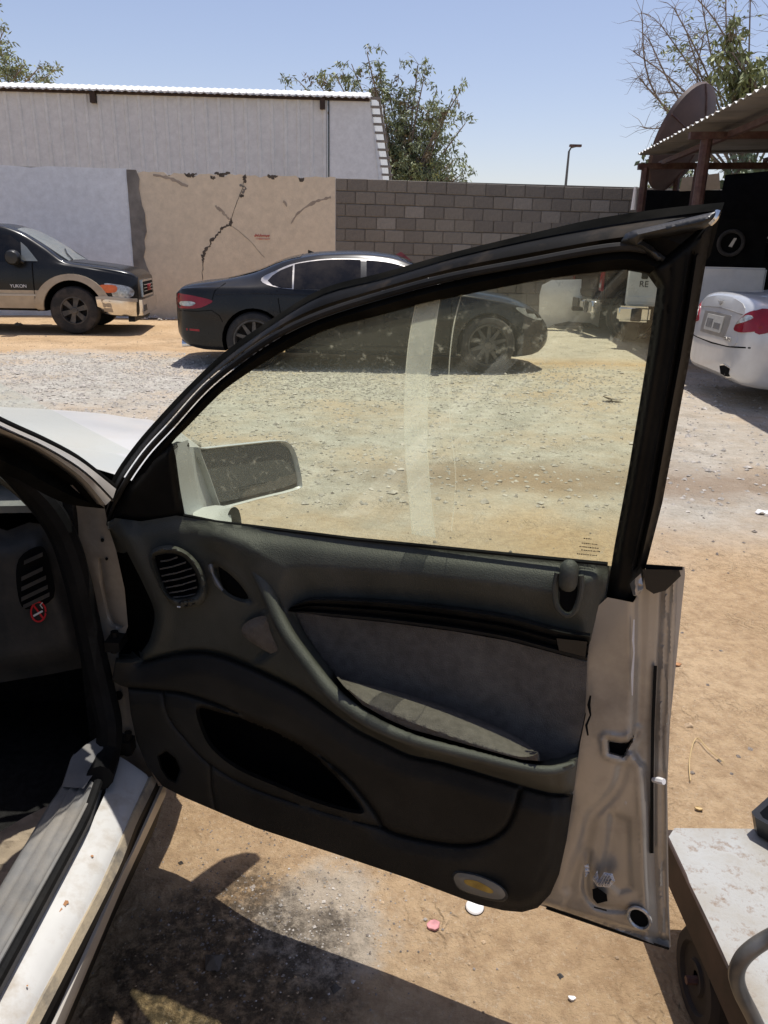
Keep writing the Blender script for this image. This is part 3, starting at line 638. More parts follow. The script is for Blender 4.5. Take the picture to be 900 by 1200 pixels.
t = thing('satellite_dish', 'big brown satellite dish on its edge behind the carport roof', 'dish', (5.75, 15.6, 0))
ctr = aty(806, 165, 15.6); nrm = Vector((-.68, .64, .37)).normalized()
ang = Matrix.Rotation(0, 3, 'Z'); q = nrm.to_track_quat('Z', 'Y').to_matrix().to_4x4() @ Matrix.Scale(.93, 4); q.translation = ctr
prof_ = [(r, .34 * (r / 1.0) ** 2 - .2) for r in (0.02, .2, .4, .6, .8, .95, 1.0)]; prof2 = [(1.015, .17), (1.0, .1)] + [(r, .34 * r * r - .24) for r in (.8, .5, .2, .02)]
MB().lathe(prof_ + prof2, q, 40).build('bowl', MT['dish'], t)
for k in range(8):
    a = k * math.pi / 4 + .2
    MB().tube([q @ Vector((r * math.cos(a), r * math.sin(a), .34 * r * r - .2 + .004)) for r in (.03, .3, .6, .97)], .014, 4).build('seam_rib', MT['dark_steel'], t)
for k in range(6):
    a = k * math.pi / 3 + .35
    MB().tube([q @ Vector((r * math.cos(a), r * math.sin(a), .34 * r * r - .245)) for r in (.03, .3, .6, .85)] + [q @ Vector((1.0 * math.cos(a), 1.0 * math.sin(a), .095))], .016, 4).build('seam_rib', MT['dark_steel'], t)
MB().tube([q @ Vector((0, 0, -.22)), Vector((ctr.x, ctr.y + .3, ctr.z - .6)), Vector((ctr.x, ctr.y + .3, 0))], .06, 8).build('mast', MT['dark_steel'], t)

_p = lambda px, py: (lambda v: (v.x, v.z))(aty(px, py, 15.6))
o = patch('dark_backdrop', [(_p(752, 223)[0], 0.0), (14, .0), (14, 3.0), _p(905, 200), _p(849, 205), _p(845, 223), _p(800, 223), _p(752, 223)], lambda x, z, o_: Vector((x, 15.6 + .1 * math.sin(x * 5) - o_, z)), 0, MT['matte_black'], None, .25, .01)  # added sheet that fills in the deep shade under the carport
setp(o, 'added black sheet standing in for deep shade behind the white pickup', 'added sheet')
o = patch('dark_backdrop', [(-3, .0), (15.6, .0), (15.6, 3.1), (-3, 3.1)], lambda y, z, o_: Vector((10.5 + .06 * math.sin(y * 5) - o_, y, z)), 0, MT['matte_black'], None, .5, .01)  # unseen sheet, added so the door mirror reflects dark
setp(o, 'added black sheet out of view at the far right of the carport', 'added sheet')
t = None
o = MB().tube([aty(826, 197, 15.1), aty(866, 195, 15.1)], .025, 6).build('white_pipe', MT['white_plastic']); setp(o, 'white pipe under the carport roof left of the pipe joint', 'pipe')
o = MB().tube([aty(868, 195, 15.1), aty(905, 196, 15.1)], .02, 6).build('white_pipe', MT['white_plastic']); setp(o, 'thinner white pipe under the carport roof running out of frame right', 'pipe')
o = patch('cream_board', [tuple((lambda p: (p.x, p.z))(aty(*q_, 15.3))) for q_ in [(797, 224), (800, 208), (843, 203), (844, 222)]], lambda x, z, o_: Vector((x, 15.3 - o_, z)), 0, MT['cream_panel'], None, .3, .03, False); setp(o, 'small cream board showing under the satellite dish', 'board')
o = MB().tube([aty(745, 219, 14.2), aty(742, 246, 14.2)], [.03, .045], 8).build('downpipe', MT['white_plastic']); setp(o, 'short white plastic pipe end beside the far carport post', 'pipe')
o = patch('red_sheet', [tuple((lambda p: (p.x, p.z))(aty(*q_, 12))) for q_ in [(464, 298), (470, 295), (483, 306), (478, 312), (476, 435), (472, 435), (470, 312)]], lambda x, z, o_: Vector((x, 12 + (x - .3) * .4 - o_, z)), 0, MT['red_sheet'], None, .1, .02, False); setp(o, 'faded red sheet sticking up behind the black saloon roof', 'sheet')

# ------------------------------------------------------------------ vehicles
def pchip(xs, ys):
    xs = np.array(xs, float); ys = np.array(ys, float); h = np.diff(xs); dl = np.diff(ys) / h; n = len(xs); m = np.zeros(n)
    for i in range(1, n - 1):
        if dl[i - 1] * dl[i] > 0: w1, w2 = 2 * h[i] + h[i - 1], h[i] + 2 * h[i - 1]; m[i] = (w1 + w2) / (w1 / dl[i - 1] + w2 / dl[i])
    m[0], m[-1] = dl[0], dl[-1]
    def f(x):
        x = np.clip(x, xs[0], xs[-1]); i = np.clip(np.searchsorted(xs, x) - 1, 0, n - 2); t = (x - xs[i]) / h[i]
        return (ys[i] * (1 + 2 * t) * (1 - t) ** 2 + h[i] * m[i] * t * (1 - t) ** 2 + ys[i + 1] * t * t * (3 - 2 * t) + h[i] * m[i + 1] * t * t * (t - 1))
    return f
class Body:
    """car shell lofted from cross-sections; x from the tail (0) to the nose (L), y left, z up"""
    def __init__(s, L, keys, xoff):
        s.L, s.xo = L, xoff; s.k = {n: pchip(*zip(*v)) for n, v in keys.items()}
        e = np.array([0, .012, .03, .06, .1, .16, .24, .34, .45]); mid = np.linspace(.45, L - .45, 46)[1:-1]
        s.xs = np.r_[e, mid, (L - e)[::-1]]; s.prof = [s.section(x) for x in s.xs]
    def section(s, x):
        g = lambda n: float(s.k[n](x))
        zl, wm, zs, ws, zr, wr, zt = g('zlow'), g('wmax'), g('zsh'), g('wsh'), g('zrail'), g('wrail'), g('ztop')
        zs = max(zs, zl + .05); zr = max(zr, zs + .01); zt = max(zt, zr + .005); zm = zl + (zs - zl) * .55
        pts = [(0, zl), (wm * .75, zl), (wm * .93, zl + .02), (wm * .985, zl + (zs - zl) * .22), (wm, zm), ((wm * 1.3 + ws * .7) / 2, zl + (zs - zl) * .82), (ws, zs),
               (ws + (wr - ws) * .42, zs + (zr - zs) * .5), (wr, zr), (wr * .82, zr + (zt - zr) * .55), (wr * .45, zr + (zt - zr) * .9), (0, zt)]
        a = crom(pts[1:], 4); return [pts[0]] + a
    def side_prof(s, x):
        i = int(np.clip(np.searchsorted(s.xs, x) - 1, 0, len(s.xs) - 2)); t = (x - s.xs[i]) / (s.xs[i + 1] - s.xs[i])
        return np.array(s.prof[i]) * (1 - t) + np.array(s.prof[i + 1]) * t
    def hw(s, x, z):
        P = s.side_prof(x)[2:34]; return float(np.interp(z, P[:, 1], P[:, 0]))
    def side(s, sgn):
        return lambda x, z, o: Vector((x - s.xo, sgn * (s.hw(x, z) + o), z))
    def top(s):
        def f(x, y, o):
            P = s.side_prof(x)[24:][::-1]; return Vector((x - s.xo, y, float(np.interp(abs(y), P[:, 0], P[:, 1])) + o))
        return f
    def end(s, tail=True):
        def f(y, z, o):
            X = s.xs if tail else s.xs[::-1]; prev = None
            for x in X[:len(X) // 2]:
                P = s.side_prof(x); zt = float(np.interp(abs(y), P[::-1, 0][:len(P) - 26], P[::-1, 1][:len(P) - 26])); h = min(s.hw(x, z) - abs(y), zt - z, z - float(P[0][1]) + .001)
                if h >= 0:
                    if prev is None or prev[1] >= 0: xx = x
                    else: xx = prev[0] + (x - prev[0]) * (-prev[1]) / (h - prev[1] + 1e-9)
                    return Vector((xx - s.xo + (-o if tail else o), y, z))
                prev = (x, h)
            return Vector((X[len(X) // 2] - s.xo, y, z))
        return f
    def shell(s, name, mat, parent, arches=(), r=.36):
        V, F = [], []; n = len(s.prof[0]); m = 2 * n - 2
        for x, P in zip(s.xs, s.prof):
            V += [Vector((x - s.xo, -p[0], p[1])) for p in P] + [Vector((x - s.xo, p[0], p[1])) for p in P[-2:0:-1]]
        for i in range(len(s.xs) - 1):
            for j in range(m): F.append((i * m + j, i * m + (j + 1) % m, (i + 1) * m + (j + 1) % m, (i + 1) * m + j))
        F.append(tuple(range(m))[::-1]); F.append(tuple((len(s.xs) - 1) * m + j for j in range(m)))
        F = [f[::-1] for f in F]
        o = mesh(name, V, F, mat, None)
        cut = MB(); wmx = 1.2
        for ax, az, ar in arches:
            for sg in (-1, 1):
                n_ = 28; c0 = [Vector((ax - s.xo + ar * math.cos(2 * math.pi * k / n_), sg * .55, az + ar * math.sin(2 * math.pi * k / n_))) for k in range(n_)]
                c1 = [Vector((p.x, sg * wmx, p.z)) for p in c0]; k0 = len(cut.v)
                cut.loft([c0, c1] if sg < 0 else [c1, c0], True); cut.f.append(tuple(range(k0, k0 + n_))[::1]); cut.f.append(tuple(range(k0 + 2 * n_ - 1, k0 + n_ - 1, -1)))
        if arches:
            c = mesh('cutter', cut.v, cut.f, MT['matte_black'], None, False); bm = bmesh.new(); bm.from_mesh(c.data); bmesh.ops.recalc_face_normals(bm, faces=bm.faces); bm.to_mesh(c.data); bm.free()
            bm = bmesh.new(); bm.from_mesh(o.data); bmesh.ops.recalc_face_normals(bm, faces=bm.faces); bm.to_mesh(o.data); bm.free()
            md = o.modifiers.new('arches', 'BOOLEAN'); md.operation = 'DIFFERENCE'; md.solver = 'EXACT'; md.object = c; md.material_mode = 'TRANSFER'
            bpy.context.view_layer.update(); dg = bpy.context.evaluated_depsgraph_get(); me = bpy.data.meshes.new_from_object(o.evaluated_get(dg))
            o.modifiers.clear(); o.data = me; bpy.data.objects.remove(c)
        if hasattr(o.data, 'set_sharp_from_angle'): o.data.set_sharp_from_angle(angle=R(42))
        o.parent = parent; return o
def wheel(parent, x, y, r, wd, spokes=5, side=-1, rimr=.62, rim='rim'):
    q = Matrix.Translation((x, y, r)) @ Matrix.Rotation(R(90) * (1 if side < 0 else -1), 4, 'X')
    ty_ = MB().lathe([(r * rimr, -wd / 2), (r * .8, -wd / 2 - .005), (r * .94, -wd / 2 + .01), (r, -wd / 2 + .045), (r * 1.0, wd / 2 - .045), (r * .94, wd / 2 - .01), (r * .8, wd / 2 + .008), (r * rimr, wd / 2)], q, 36).build('tyre', MT['tyre'], None)
    hub = thing('wheel', None, None, world=False); hub.parent = parent; ty_.parent = hub
    mb = MB(); mb.lathe([(r * rimr, wd / 2 - .004), (r * rimr * .93, wd / 2 - .002), (r * rimr * .88, wd / 2 - .03), (r * rimr * .86, -wd * .2)], q, 36)
    mb.lathe([(.001, wd / 2 - .012), (r * .12, wd / 2 - .012), (r * .16, wd / 2 - .025), (r * .16, -wd * .1)], q, 16)
    for k in range(spokes):
        a = 2 * math.pi * k / spokes + .3; ca, sa = math.cos(a), math.sin(a); sp = []
        for rr, hw_, zz in ((r * .1, .03, wd / 2 - .02), (r * rimr * .55, .022 if spokes > 6 else .035, wd / 2 - .026), (r * rimr * .9, .016 if spokes > 6 else .045, wd / 2 - .02)):
            sp.append([q @ Vector((rr * ca - e * sa * hw_, rr * sa + e * ca * hw_, zz - d)) for e, d in ((-1, .0), (1, .0), (1, .03), (-1, .03))])
        mb.loft(sp, True)
    rm = mb.build('rim', MT[rim], hub, True, 30)
    back = MB().lathe([(.001, -.01), (r * rimr * .87, -.01)], q, 24).build('brake_disc', MT['tyre'], hub); return hub
def textmesh(name, txt, size, mat, parent, M4, depth=.004):
    c = bpy.data.curves.new(name, 'FONT'); c.body = txt; c.size = size; c.extrude = depth; c.align_x = 'CENTER'; c.align_y = 'CENTER'
    o = bpy.data.objects.new('txt', c); COL.objects.link(o); bpy.context.view_layer.update()
    me = bpy.data.meshes.new_from_object(o.evaluated_get(bpy.context.evaluated_depsgraph_get())); bpy.data.objects.remove(o)
    me.materials.clear(); me.materials.append(mat); me.transform(M4); o = bpy.data.objects.new(name, me); o.data.name = name; return link(o, parent)
def faceM(p, right, up):
    r_ = Vector(right).normalized(); u_ = Vector(up).normalized(); n_ = r_.cross(u_); m = Matrix((r_, u_, n_)).transposed().to_4x4(); m.translation = p; return m

# --- black saloon (heads right, its right side to the camera)
L = 4.62; xo = 2.3; ang = R(3); hd = Vector((math.cos(ang), math.sin(ang), 0)); nn = Vector((-hd.y, hd.x, 0))
loc = Vector((1.24, 9.51, 0)) + hd * (-3.8 + xo) + nn * .9
t = thing('black_saloon', 'black four-door saloon parked side-on beyond the open car door', 'car', loc, ang, world=False)
K = dict(zlow=[(0, .36), (.12, .25), (.4, .2), (4, .17), (4.4, .2), (L, .32)],
         wmax=[(0, .62), (.06, .73), (.16, .81), (.4, .875), (1, .905), (3.6, .9), (4.1, .86), (4.42, .74), (4.55, .6), (L, .42)],
         zsh=[(0, .84), (.1, .9), (.5, .92), (1, .93), (2.4, .9), (3.4, .89), (3.9, .83), (4.3, .74), (4.5, .62), (L, .5)],
         wsh=[(0, .6), (.06, .7), (.16, .77), (.4, .83), (1, .86), (2.4, .87), (3.5, .85), (4.1, .8), (4.42, .68), (4.55, .55), (L, .38)],
         zrail=[(0, .86), (.1, .93), (.5, 1.0), (.9, 1.07), (1.35, 1.23), (1.8, 1.305), (2.2, 1.32), (2.6, 1.29), (3.0, 1.17), (3.35, 1.0), (3.6, .935), (4, .87), (4.3, .77), (4.5, .65), (L, .53)],
         wrail=[(0, .56), (.1, .66), (.5, .7), (.9, .62), (1.35, .58), (2, .57), (2.6, .58), (3.0, .63), (3.4, .72), (4, .7), (4.42, .55), (L, .3)],
         ztop=[(0, .88), (.1, .955), (.5, 1.02), (.9, 1.12), (1.35, 1.3), (1.8, 1.375), (2.2, 1.39), (2.6, 1.36), (3.0, 1.22), (3.35, 1.03), (3.6, .97), (4, .91), (4.3, .82), (4.5, .7), (L, .56)])
B = Body(L, K, xo); AX = (.95, 3.78)
B.shell('body', MT['black_paint'], t, [(a, .33, .385) for a in AX])
for sg in (-1, 1):
    S = B.side(sg)
    dlo = crom([(1.1, 1.03), (1.22, 1.13), (1.42, 1.215), (1.8, 1.275), (2.2, 1.285), (2.6, 1.255), (2.9, 1.16), (3.16, 1.02), (3.2, .975), (2.6, .955), (1.8, .945), (1.3, .955)], 4, True)
    _cx, _cz = 2.2, 1.08; fr = []
    for p in dlo:
        dx, dz = p[0] - _cx, (p[1] - _cz) * 5; l_ = math.hypot(dx, dz); k_ = .011 + (.055 if p[0] < 1.3 else 0) * sm(1.3, 1.1, p[0]); fr.append((p[0] + dx / l_ * k_, p[1] + dz / l_ * .011))
    patch('window_trim', fr, S, .004, MT['chrome_dim'], t, .06, .006)
    g = [p for p in dlo]
    def clip(a, b): return [p for p in ([(a, z) for z in (.94, 1.3)])]
    for a, b, nm in ((1.0, 1.4, 'quarter_window'), (1.43, 2.22, 'rear_window'), (2.29, 3.25, 'front_window')):
        bp = [p for p in dlo if a <= p[0] <= b]
        def cross(x): 
            zs_ = []; 
            for i in range(len(dlo)):
                p, q = dlo[i], dlo[(i + 1) % len(dlo)]
                if (p[0] - x) * (q[0] - x) < 0: zs_.append(p[1] + (q[1] - p[1]) * (x - p[0]) / (q[0] - p[0]))
            return sorted(zs_)
        ex = [(x, z) for x in (a, b) for z in cross(x)]
        if nm == 'quarter_window': bp, ex = [(1.12, 1.03), (1.17, 1.085), (1.26, 1.145), (1.41, 1.205), (1.41, .955), (1.28, .962), (1.18, .99)], []
        P = bp + ex; cx, cz = np.mean([p[0] for p in P]), np.mean([p[1] for p in P]); P.sort(key=lambda p: math.atan2(p[1] - cz, (p[0] - cx) * .4))
        patch(nm, P, S, .013, MT['dark_glass'], t, .06, .008)
    patch('pillar_trim', [(2.22, .95), (2.29, .95), (2.29, 1.27), (2.22, 1.27)], S, .012, MT['black'], t, .06, .008)
    for dx in (1.32, 2.26, 3.3):   # door gaps, a thin dark line
        patch('door_gap', [(dx, .3), (dx + .008, .3), (dx + .02 - (.1 if dx < 2 else 0), .92), (dx + .008 - (.1 if dx < 2 else 0), .92)], S, .002, MT['matte_black'], t, .1, .003)
    patch('bumper_seam', ribbon([(.06, .66), (.3, .665), (.46, .68), (.55, .62), (.585, .55)], .008), S, .003, MT['matte_black'], t, .05, .004)
    patch('boot_seam', ribbon([(.47, .8), (.5, .9), (.62, .99)], .008), S, .003, MT['matte_black'], t, .05, .004)
    MB().tube([S(x, z, .002) for x, z in ((.5, .86), (1.0, .885), (1.6, .88), (2.4, .86), (3.2, .84))], .006, 5).build('shoulder_crease', MT['black_paint'], t)
    for hx in (1.5, 2.42): MB().tube([S(hx, .79, .012), S(hx + .04, .8, .035), S(hx + .18, .805, .035), S(hx + .22, .8, .012)], .013, 8).build('door_handle', MT['chrome'], t)
    patch('tail_lamp', crom([(.02, .84), (.1, .855), (.3, .83), (.47, .79), (.42, .745), (.3, .7), (.12, .69), (.03, .7)], 3, True), S, .006, MT['red_lens'], t, .05, .012)
    patch('lamp_insert', crom([(.07, .765), (.2, .775), (.27, .755), (.2, .72), (.07, .725)], 3, True), S, .012, MT['clear_lens'], t, .05, .006)
    patch('sill_moulding', [(1.4, .28), (3.35, .28), (3.35, .3), (1.4, .3)], S, .006, MT['frame_dusty'], t, .2, .006)
    patch('headlamp', crom([(4.1, .78), (4.3, .755), (4.45, .69), (4.47, .63), (4.36, .64), (4.2, .7)], 3, True), S, .006, MT['clear_lens'], t, .05, .01)
    patch('bumper_intake', crom([(4.36, .46), (4.46, .44), (4.5, .34), (4.42, .28), (4.34, .32)], 3, True), S, .004, MT['black'], t, .05, .006)
    patch('bumper_reflector', [(.13, .46), (.3, .455), (.3, .43), (.13, .435)], S, .004, MT['red_lens'], t, .08, .006)
    for a in AX: wheel(t, a - xo, sg * .79, .335, .23, 10, sg, .74, 'rim_dark')
    MB().tube([Vector((.04 - xo, sg * .6, .27)), Vector((.3 - xo, sg * .6, .28))], .06, 12, True, .6).build('exhaust_tip', MT['chrome'], t)
    MB().box(S(3.22, 1.0, .1), (.12, .2, .13)).build('door_mirror', MT['black_paint'], t)
T_ = B.top()
patch('rear_screen', [(.62, -.5), (1.5, -.48), (1.5, .48), (.62, .5)], T_, .005, MT['dark_glass'], t, .12, .006)
patch('windscreen', [(2.72, -.5), (3.36, -.62), (3.42, 0), (3.36, .62), (2.72, .5), (2.66, 0)], T_, .005, MT['dark_glass'], t, .12, .006)
MB().add([Vector((1.56 - xo, 0, 1.385)), Vector((1.72 - xo, .03, 1.33)), Vector((1.72 - xo, -.03, 1.33)), Vector((1.56 - xo, 0, 1.30))], [(0, 1, 3), (0, 3, 2), (1, 2, 3), (0, 2, 1)]).build('roof_fin', MT['black_paint'], t, False)
E_ = B.end(True)
patch('boot_lamp_bar', [(-.6, .72), (.6, .72), (.6, .8), (-.6, .8)], E_, .006, MT['red_lens'], t, .1, .01)

# --- two-tone off-road vehicle on the left (heads right)
L = 5.0; xo = 2.5; ang = R(8); hd = Vector((math.cos(ang), math.sin(ang), 0)); nn = Vector((-hd.y, hd.x, 0)); XF = 4.0
loc = Vector((-5.05, 12.68, 0)) + hd * (-XF + xo) + nn * .92
t = thing('off_road_vehicle', 'black over champagne off-road vehicle nosing in at the left edge before the white wall', 'off-road vehicle', loc, ang, world=False)
K = dict(zlow=[(0, .45), (.3, .38), (4.3, .34), (4.7, .28), (L, .28)],
         wmax=[(0, .88), (.06, .92), (.3, .93), (4.5, .93), (4.82, .92), (4.93, .88), (L, .8)],
         zsh=[(0, 1.05), (3.6, 1.06), (4, 1.04), (4.5, .96), (4.85, .89), (L, .85)],
         wsh=[(0, .85), (.1, .9), (3.8, .9), (4.5, .88), (4.85, .86), (4.93, .82), (L, .76)],
         zrail=[(0, 1.1), (.08, 1.54), (.2, 1.6), (2.9, 1.61), (3.2, 1.54), (3.6, 1.32), (3.95, 1.1), (4.2, 1.07), (4.6, 1.02), (4.9, .955), (L, .89)],
         wrail=[(0, .78), (.2, .76), (2.8, .75), (3.5, .78), (4, .82), (4.5, .82), (4.9, .8), (L, .72)],
         ztop=[(0, 1.12), (.08, 1.6), (.2, 1.67), (2.9, 1.68), (3.2, 1.6), (3.6, 1.38), (3.95, 1.14), (4.2, 1.115), (4.6, 1.07), (4.9, 1.0), (L, .93)])
B = Body(L, K, xo); B.shell('body', MT['black_paint'], t, [(a, .38, .47) for a in (.98, XF)])
for sg in (-1, 1):
    S = B.side(sg)
    patch('lower_cladding', [(1.45, .4), (3.5, .4), (3.5, .68), (1.45, .68)], S, .012, MT['gold'], t, .15, .02)
    patch('cladding_strip', [(1.45, .59), (3.46, .59), (3.46, .62), (1.45, .62)], S, .022, MT['rim'], t, .2, .012)
    for ax in (.98, XF):
        arc = [(ax + .6 * math.cos(a), .38 + .56 * math.sin(a)) for a in np.linspace(math.pi * 1.02, -.15 + .1, 22)] + [(ax + .465 * math.cos(a), .38 + .465 * math.sin(a)) for a in np.linspace(-.02, math.pi, 22)]
        patch('wheel_arch_trim', arc, S, .03, MT['gold'], t, .08, .05)
        wheel(t, ax - xo, sg * .8, .375, .26, 6, sg, .58, 'rim_dark')
    for nm, P in (('front_window', [(2.35, 1.1), (3.5, 1.1), (3.36, 1.3), (3.12, 1.5), (2.35, 1.52)]), ('rear_window', [(1.35, 1.1), (2.25, 1.1), (2.25, 1.52), (1.35, 1.52)]), ('quarter_window', [(.3, 1.1), (1.22, 1.1), (1.22, 1.52), (.4, 1.52)])):
        patch(nm, P, S, .005, MT['dark_glass'], t, .12, .006)
    patch('quarter_light', [(3.28, 1.12), (3.52, 1.12), (3.36, 1.33), (3.28, 1.4)], S, .012, MT['pale_glass'], t, .1, .005)
    patch('door_gap', [(3.42, .45), (3.43, .45), (3.44, 1.1), (3.43, 1.1)], S, .014, MT['matte_black'], t, .1, .003)
    patch('door_gap', [(2.3, .45), (2.31, .45), (2.31, 1.55), (2.3, 1.55)], S, .014, MT['matte_black'], t, .1, .003)
    mb = MB(); p = S(3.2, 1.17, .14); mb.lathe([(.001, -.11), (.09, -.1), (.115, -.02), (.115, .06), (.09, .1), (.001, .11)], Matrix.Translation(p) @ Matrix.Rotation(R(90), 4, 'X'), 14); mb.tube([S(3.3, 1.1, 0), p], .03, 6); mb.build('door_mirror', MT['black'], t)
    MB().tube([S(2.5, .95, .02), S(2.55, .95, .04), S(2.68, .95, .04), S(2.72, .95, .02)], .014, 6).build('door_handle', MT['black'], t)
    patch('headlamp', crom([(4.5, .8), (4.7, .79), (4.86, .76), (4.94, .7), (4.93, .62), (4.8, .56), (4.64, .58), (4.6, .67)], 3, True), S, .012, MT['clear_lens'], t, .06, .02)
    patch('indicator', crom([(4.42, .76), (4.5, .785), (4.68, .77), (4.68, .68), (4.55, .66), (4.43, .69)], 3, True), S, .016, MT['amber_lens'], t, .06, .02)
    patch('bumper_side', [(4.38, .33), (4.95, .29), (4.97, .53), (4.5, .56), (4.36, .56)], S, .03, MT['chrome'], t, .08, .04)
    patch('bumper_top_strip', [(4.36, .555), (4.5, .56), (4.98, .52), (4.98, .57), (4.5, .61), (4.36, .6)], S, .04, MT['rim'], t, .08, .05)
E_ = B.end(False)
patch('bumper', [(-.78, .3), (.78, .3), (.8, .55), (-.8, .55)], E_, .05, MT['chrome'], t, .1, .06)
patch('lower_valance', [(-.8, .2), (.8, .2), (.78, .32), (-.78, .32)], lambda y, z, o: Vector((L - xo - .12 + o, y, z)), .03, MT['frame_dusty'], t, .2, .1)
patch('fog_lamp_recess', [(-.66, .36), (-.36, .36), (-.4, .46), (-.62, .46)], E_, .056, MT['black'], t, .1, .01)
patch('grille_surround', [(-.52, .58), (.52, .58), (.5, .85), (-.5, .85)], E_, .03, MT['chrome'], t, .08, .04)
patch('grille', [(-.47, .61), (.47, .61), (.46, .82), (-.46, .82)], E_, .036, MT['matte_black'], t, .08, .02)
for z in (.67, .72, .77): MB().tube([E_(-.46, z, .04), E_(0, z, .045), E_(.46, z, .04)], .006, 4).build('grille_bar', MT['rim'], t)
textmesh('grille_badge', 'GMC', .15, MT['red_lens'], t, faceM(E_(0, .715, .055), (0, 1, 0), (0, 0, 1)), .006)
S = B.side(-1); textmesh('door_lettering', 'YUKON', .07, MT['white_print'], t, faceM(S(3.2, .74, .012), (1, 0, 0), (0, 0, 1)), .004)
T_ = B.top()
patch('windscreen', [(3.18, -.6), (3.93, -.66), (3.97, 0), (3.93, .66), (3.18, .6), (3.14, 0)], T_, .006, MT['pale_glass'], t, .12, .006)
MB().tube([T_(3.95, -.5, .02), T_(3.8, -.2, .02), T_(3.72, .05, .02)], .012, 5).build('wiper', MT['black'], t)
patch('bonnet_gap', [(4.0, -.68), (4.85, -.64), (4.85, -.632), (4.0, -.67)], T_, .003, MT['matte_black'], t, .2, .004)

# --- bright saloon tail at the right edge
L = 4.85; xo = 0; ang = R(-3); hd = Vector((math.cos(ang), math.sin(ang), 0)); nn = Vector((-hd.y, hd.x, 0))
base = aty(842, 372, 8.2); loc = Vector((base.x, base.y, 0)) + hd * -.03
t = thing('white_saloon', 'clean white saloon seen from behind at the right edge with red tail lamp', 'car', loc, ang, world=False)
K = dict(zlow=[(0, .3), (.1, .23), (.4, .2), (4.5, .18), (L, .3)],
         wmax=[(0, .62), (.04, .74), (.12, .83), (.3, .89), (.8, .92), (4, .92), (4.5, .84), (L, .6)],
         zsh=[(0, .62), (.05, .8), (.15, .9), (.5, .94), (1.2, .95), (3.4, .9), (4.3, .78), (L, .55)],
         wsh=[(0, .58), (.04, .7), (.12, .78), (.3, .84), (1, .87), (3.5, .86), (4.5, .74), (L, .5)],
         zrail=[(0, .64), (.05, .92), (.15, 1.0), (.5, 1.03), (.9, 1.1), (1.4, 1.28), (1.9, 1.38), (2.6, 1.38), (3.1, 1.24), (3.6, 1.0), (4.3, .84), (L, .58)],
         wrail=[(0, .52), (.05, .66), (.15, .72), (.5, .72), (1, .64), (1.6, .58), (2.6, .58), (3.3, .68), (4.3, .68), (L, .4)],
         ztop=[(0, .66), (.05, 1.0), (.09, 1.06), (.2, 1.075), (.5, 1.08), (.9, 1.15), (1.4, 1.36), (1.9, 1.46), (2.6, 1.46), (3.1, 1.3), (3.6, 1.06), (4.3, .9), (L, .62)])
B = Body(L, K, 0); B.shell('body', MT['silver_paint'], t, [(1.0, .34, .39), (3.85, .34, .39)])
E_ = B.end(True)
def tail(name, P, h, m, st=.06, th=.01): return patch(name, P, E_, h, m, t, st, th)
tail('boot_panel', crom([(-.62, .6), (-.62, .72), (-.6, .95), (-.3, 1.02), (0, 1.035), (.3, 1.02), (.6, .95), (.62, .72), (.62, .6), (.3, .575), (-.3, .575)], 3, True), .008, MT['silver_paint'], .06)
tail('plate_recess', crom([(-.36, .66), (-.38, .84), (-.3, .865), (.3, .865), (.38, .84), (.36, .66), (.3, .645), (-.3, .645)], 3, True), .014, MT['rim'], .06)
tail('licence_plate', [(-.24, .68), (.24, .68), (.24, .84), (-.24, .84)], .026, MT['plate'], .1)
tail('plate_characters', [(-.2, .71), (-.02, .71), (-.02, .77), (-.2, .77)], .029, MT['sill_plate'], .1, .003)
tail('plate_characters', [(.03, .71), (.2, .71), (.2, .8), (.03, .8)], .029, MT['sill_plate'], .1, .003)
for sg in (-1, 1):
    f = lambda P: [(sg * a, b) for a, b in P]
    tail('tail_lamp', f(crom([(.53, .75), (.6, .85), (.7, .925), (.79, .95), (.82, .93), (.83, .85), (.82, .765), (.73, .735), (.62, .73)], 3, True)), .018, MT['red_lens'], .05, .02)
    tail('reversing_lamp', f(crom([(.57, .8), (.64, .87), (.72, .895), (.76, .87), (.71, .835), (.63, .81)], 3, True)), .026, MT['clear_lens'], .05, .01)
    S = B.side(sg)
    patch('tail_lamp_side', crom([(.1, .94), (.28, .955), (.42, .92), (.36, .84), (.22, .76), (.1, .74)], 3, True), S, .012, MT['red_lens'], t, .05, .016)
    if sg < 0: tail('exhaust', f([(.36, .37), (.44, .385), (.6, .37), (.6, .3), (.5, .285), (.42, .3)]), .014, MT['matte_black'], .2)
    if sg < 0: tail('exhaust_rim', f([(.345, .38), (.43, .4), (.615, .385), (.615, .29), (.5, .27), (.405, .29)]), .008, MT['chrome'], .2)
    wheel(t, 1.0, sg * .8, .34, .24, 8, sg, .74); wheel(t, 3.85, sg * .8, .34, .24, 8, sg, .74)
    for nm, P in (('rear_window', [(1.25, 1.0), (2.2, 1.0), (2.2, 1.32), (1.6, 1.26)]), ('front_window', [(2.28, 1.0), (3.25, 1.0), (2.85, 1.26), (2.28, 1.32)])): patch(nm, P, S, .005, MT['dark_glass'], t, .1, .006)
tail('bumper_seam', ribbon([(-.8, .6), (-.5, .575), (0, .56), (.5, .575), (.8, .6)], .014), .003, MT['matte_black'], .05)
tail('boot_edge', ribbon([(-.6, .89), (-.3, .91), (0, .918), (.3, .91), (.6, .89)], .01), .012, MT['rim'], .05)
Mx = faceM(E_(.0, .965, .02), (0, -1, 0), (0, 0, 1)); em = MB(); em.tube([Mx @ Vector((.02 * math.cos(a), .02 * math.sin(a), 0)) for a in np.linspace(0, 6.28, 13)], .005, 5)
for k in (-1, 1):
    for j in range(3): em.tube([Mx @ Vector((k * .022, .012 - j * .012, 0)), Mx @ Vector((k * (.085 - j * .018), .022 - j * .014, 0))], .004, 5)
em.build('winged_badge', MT['rim'], t)
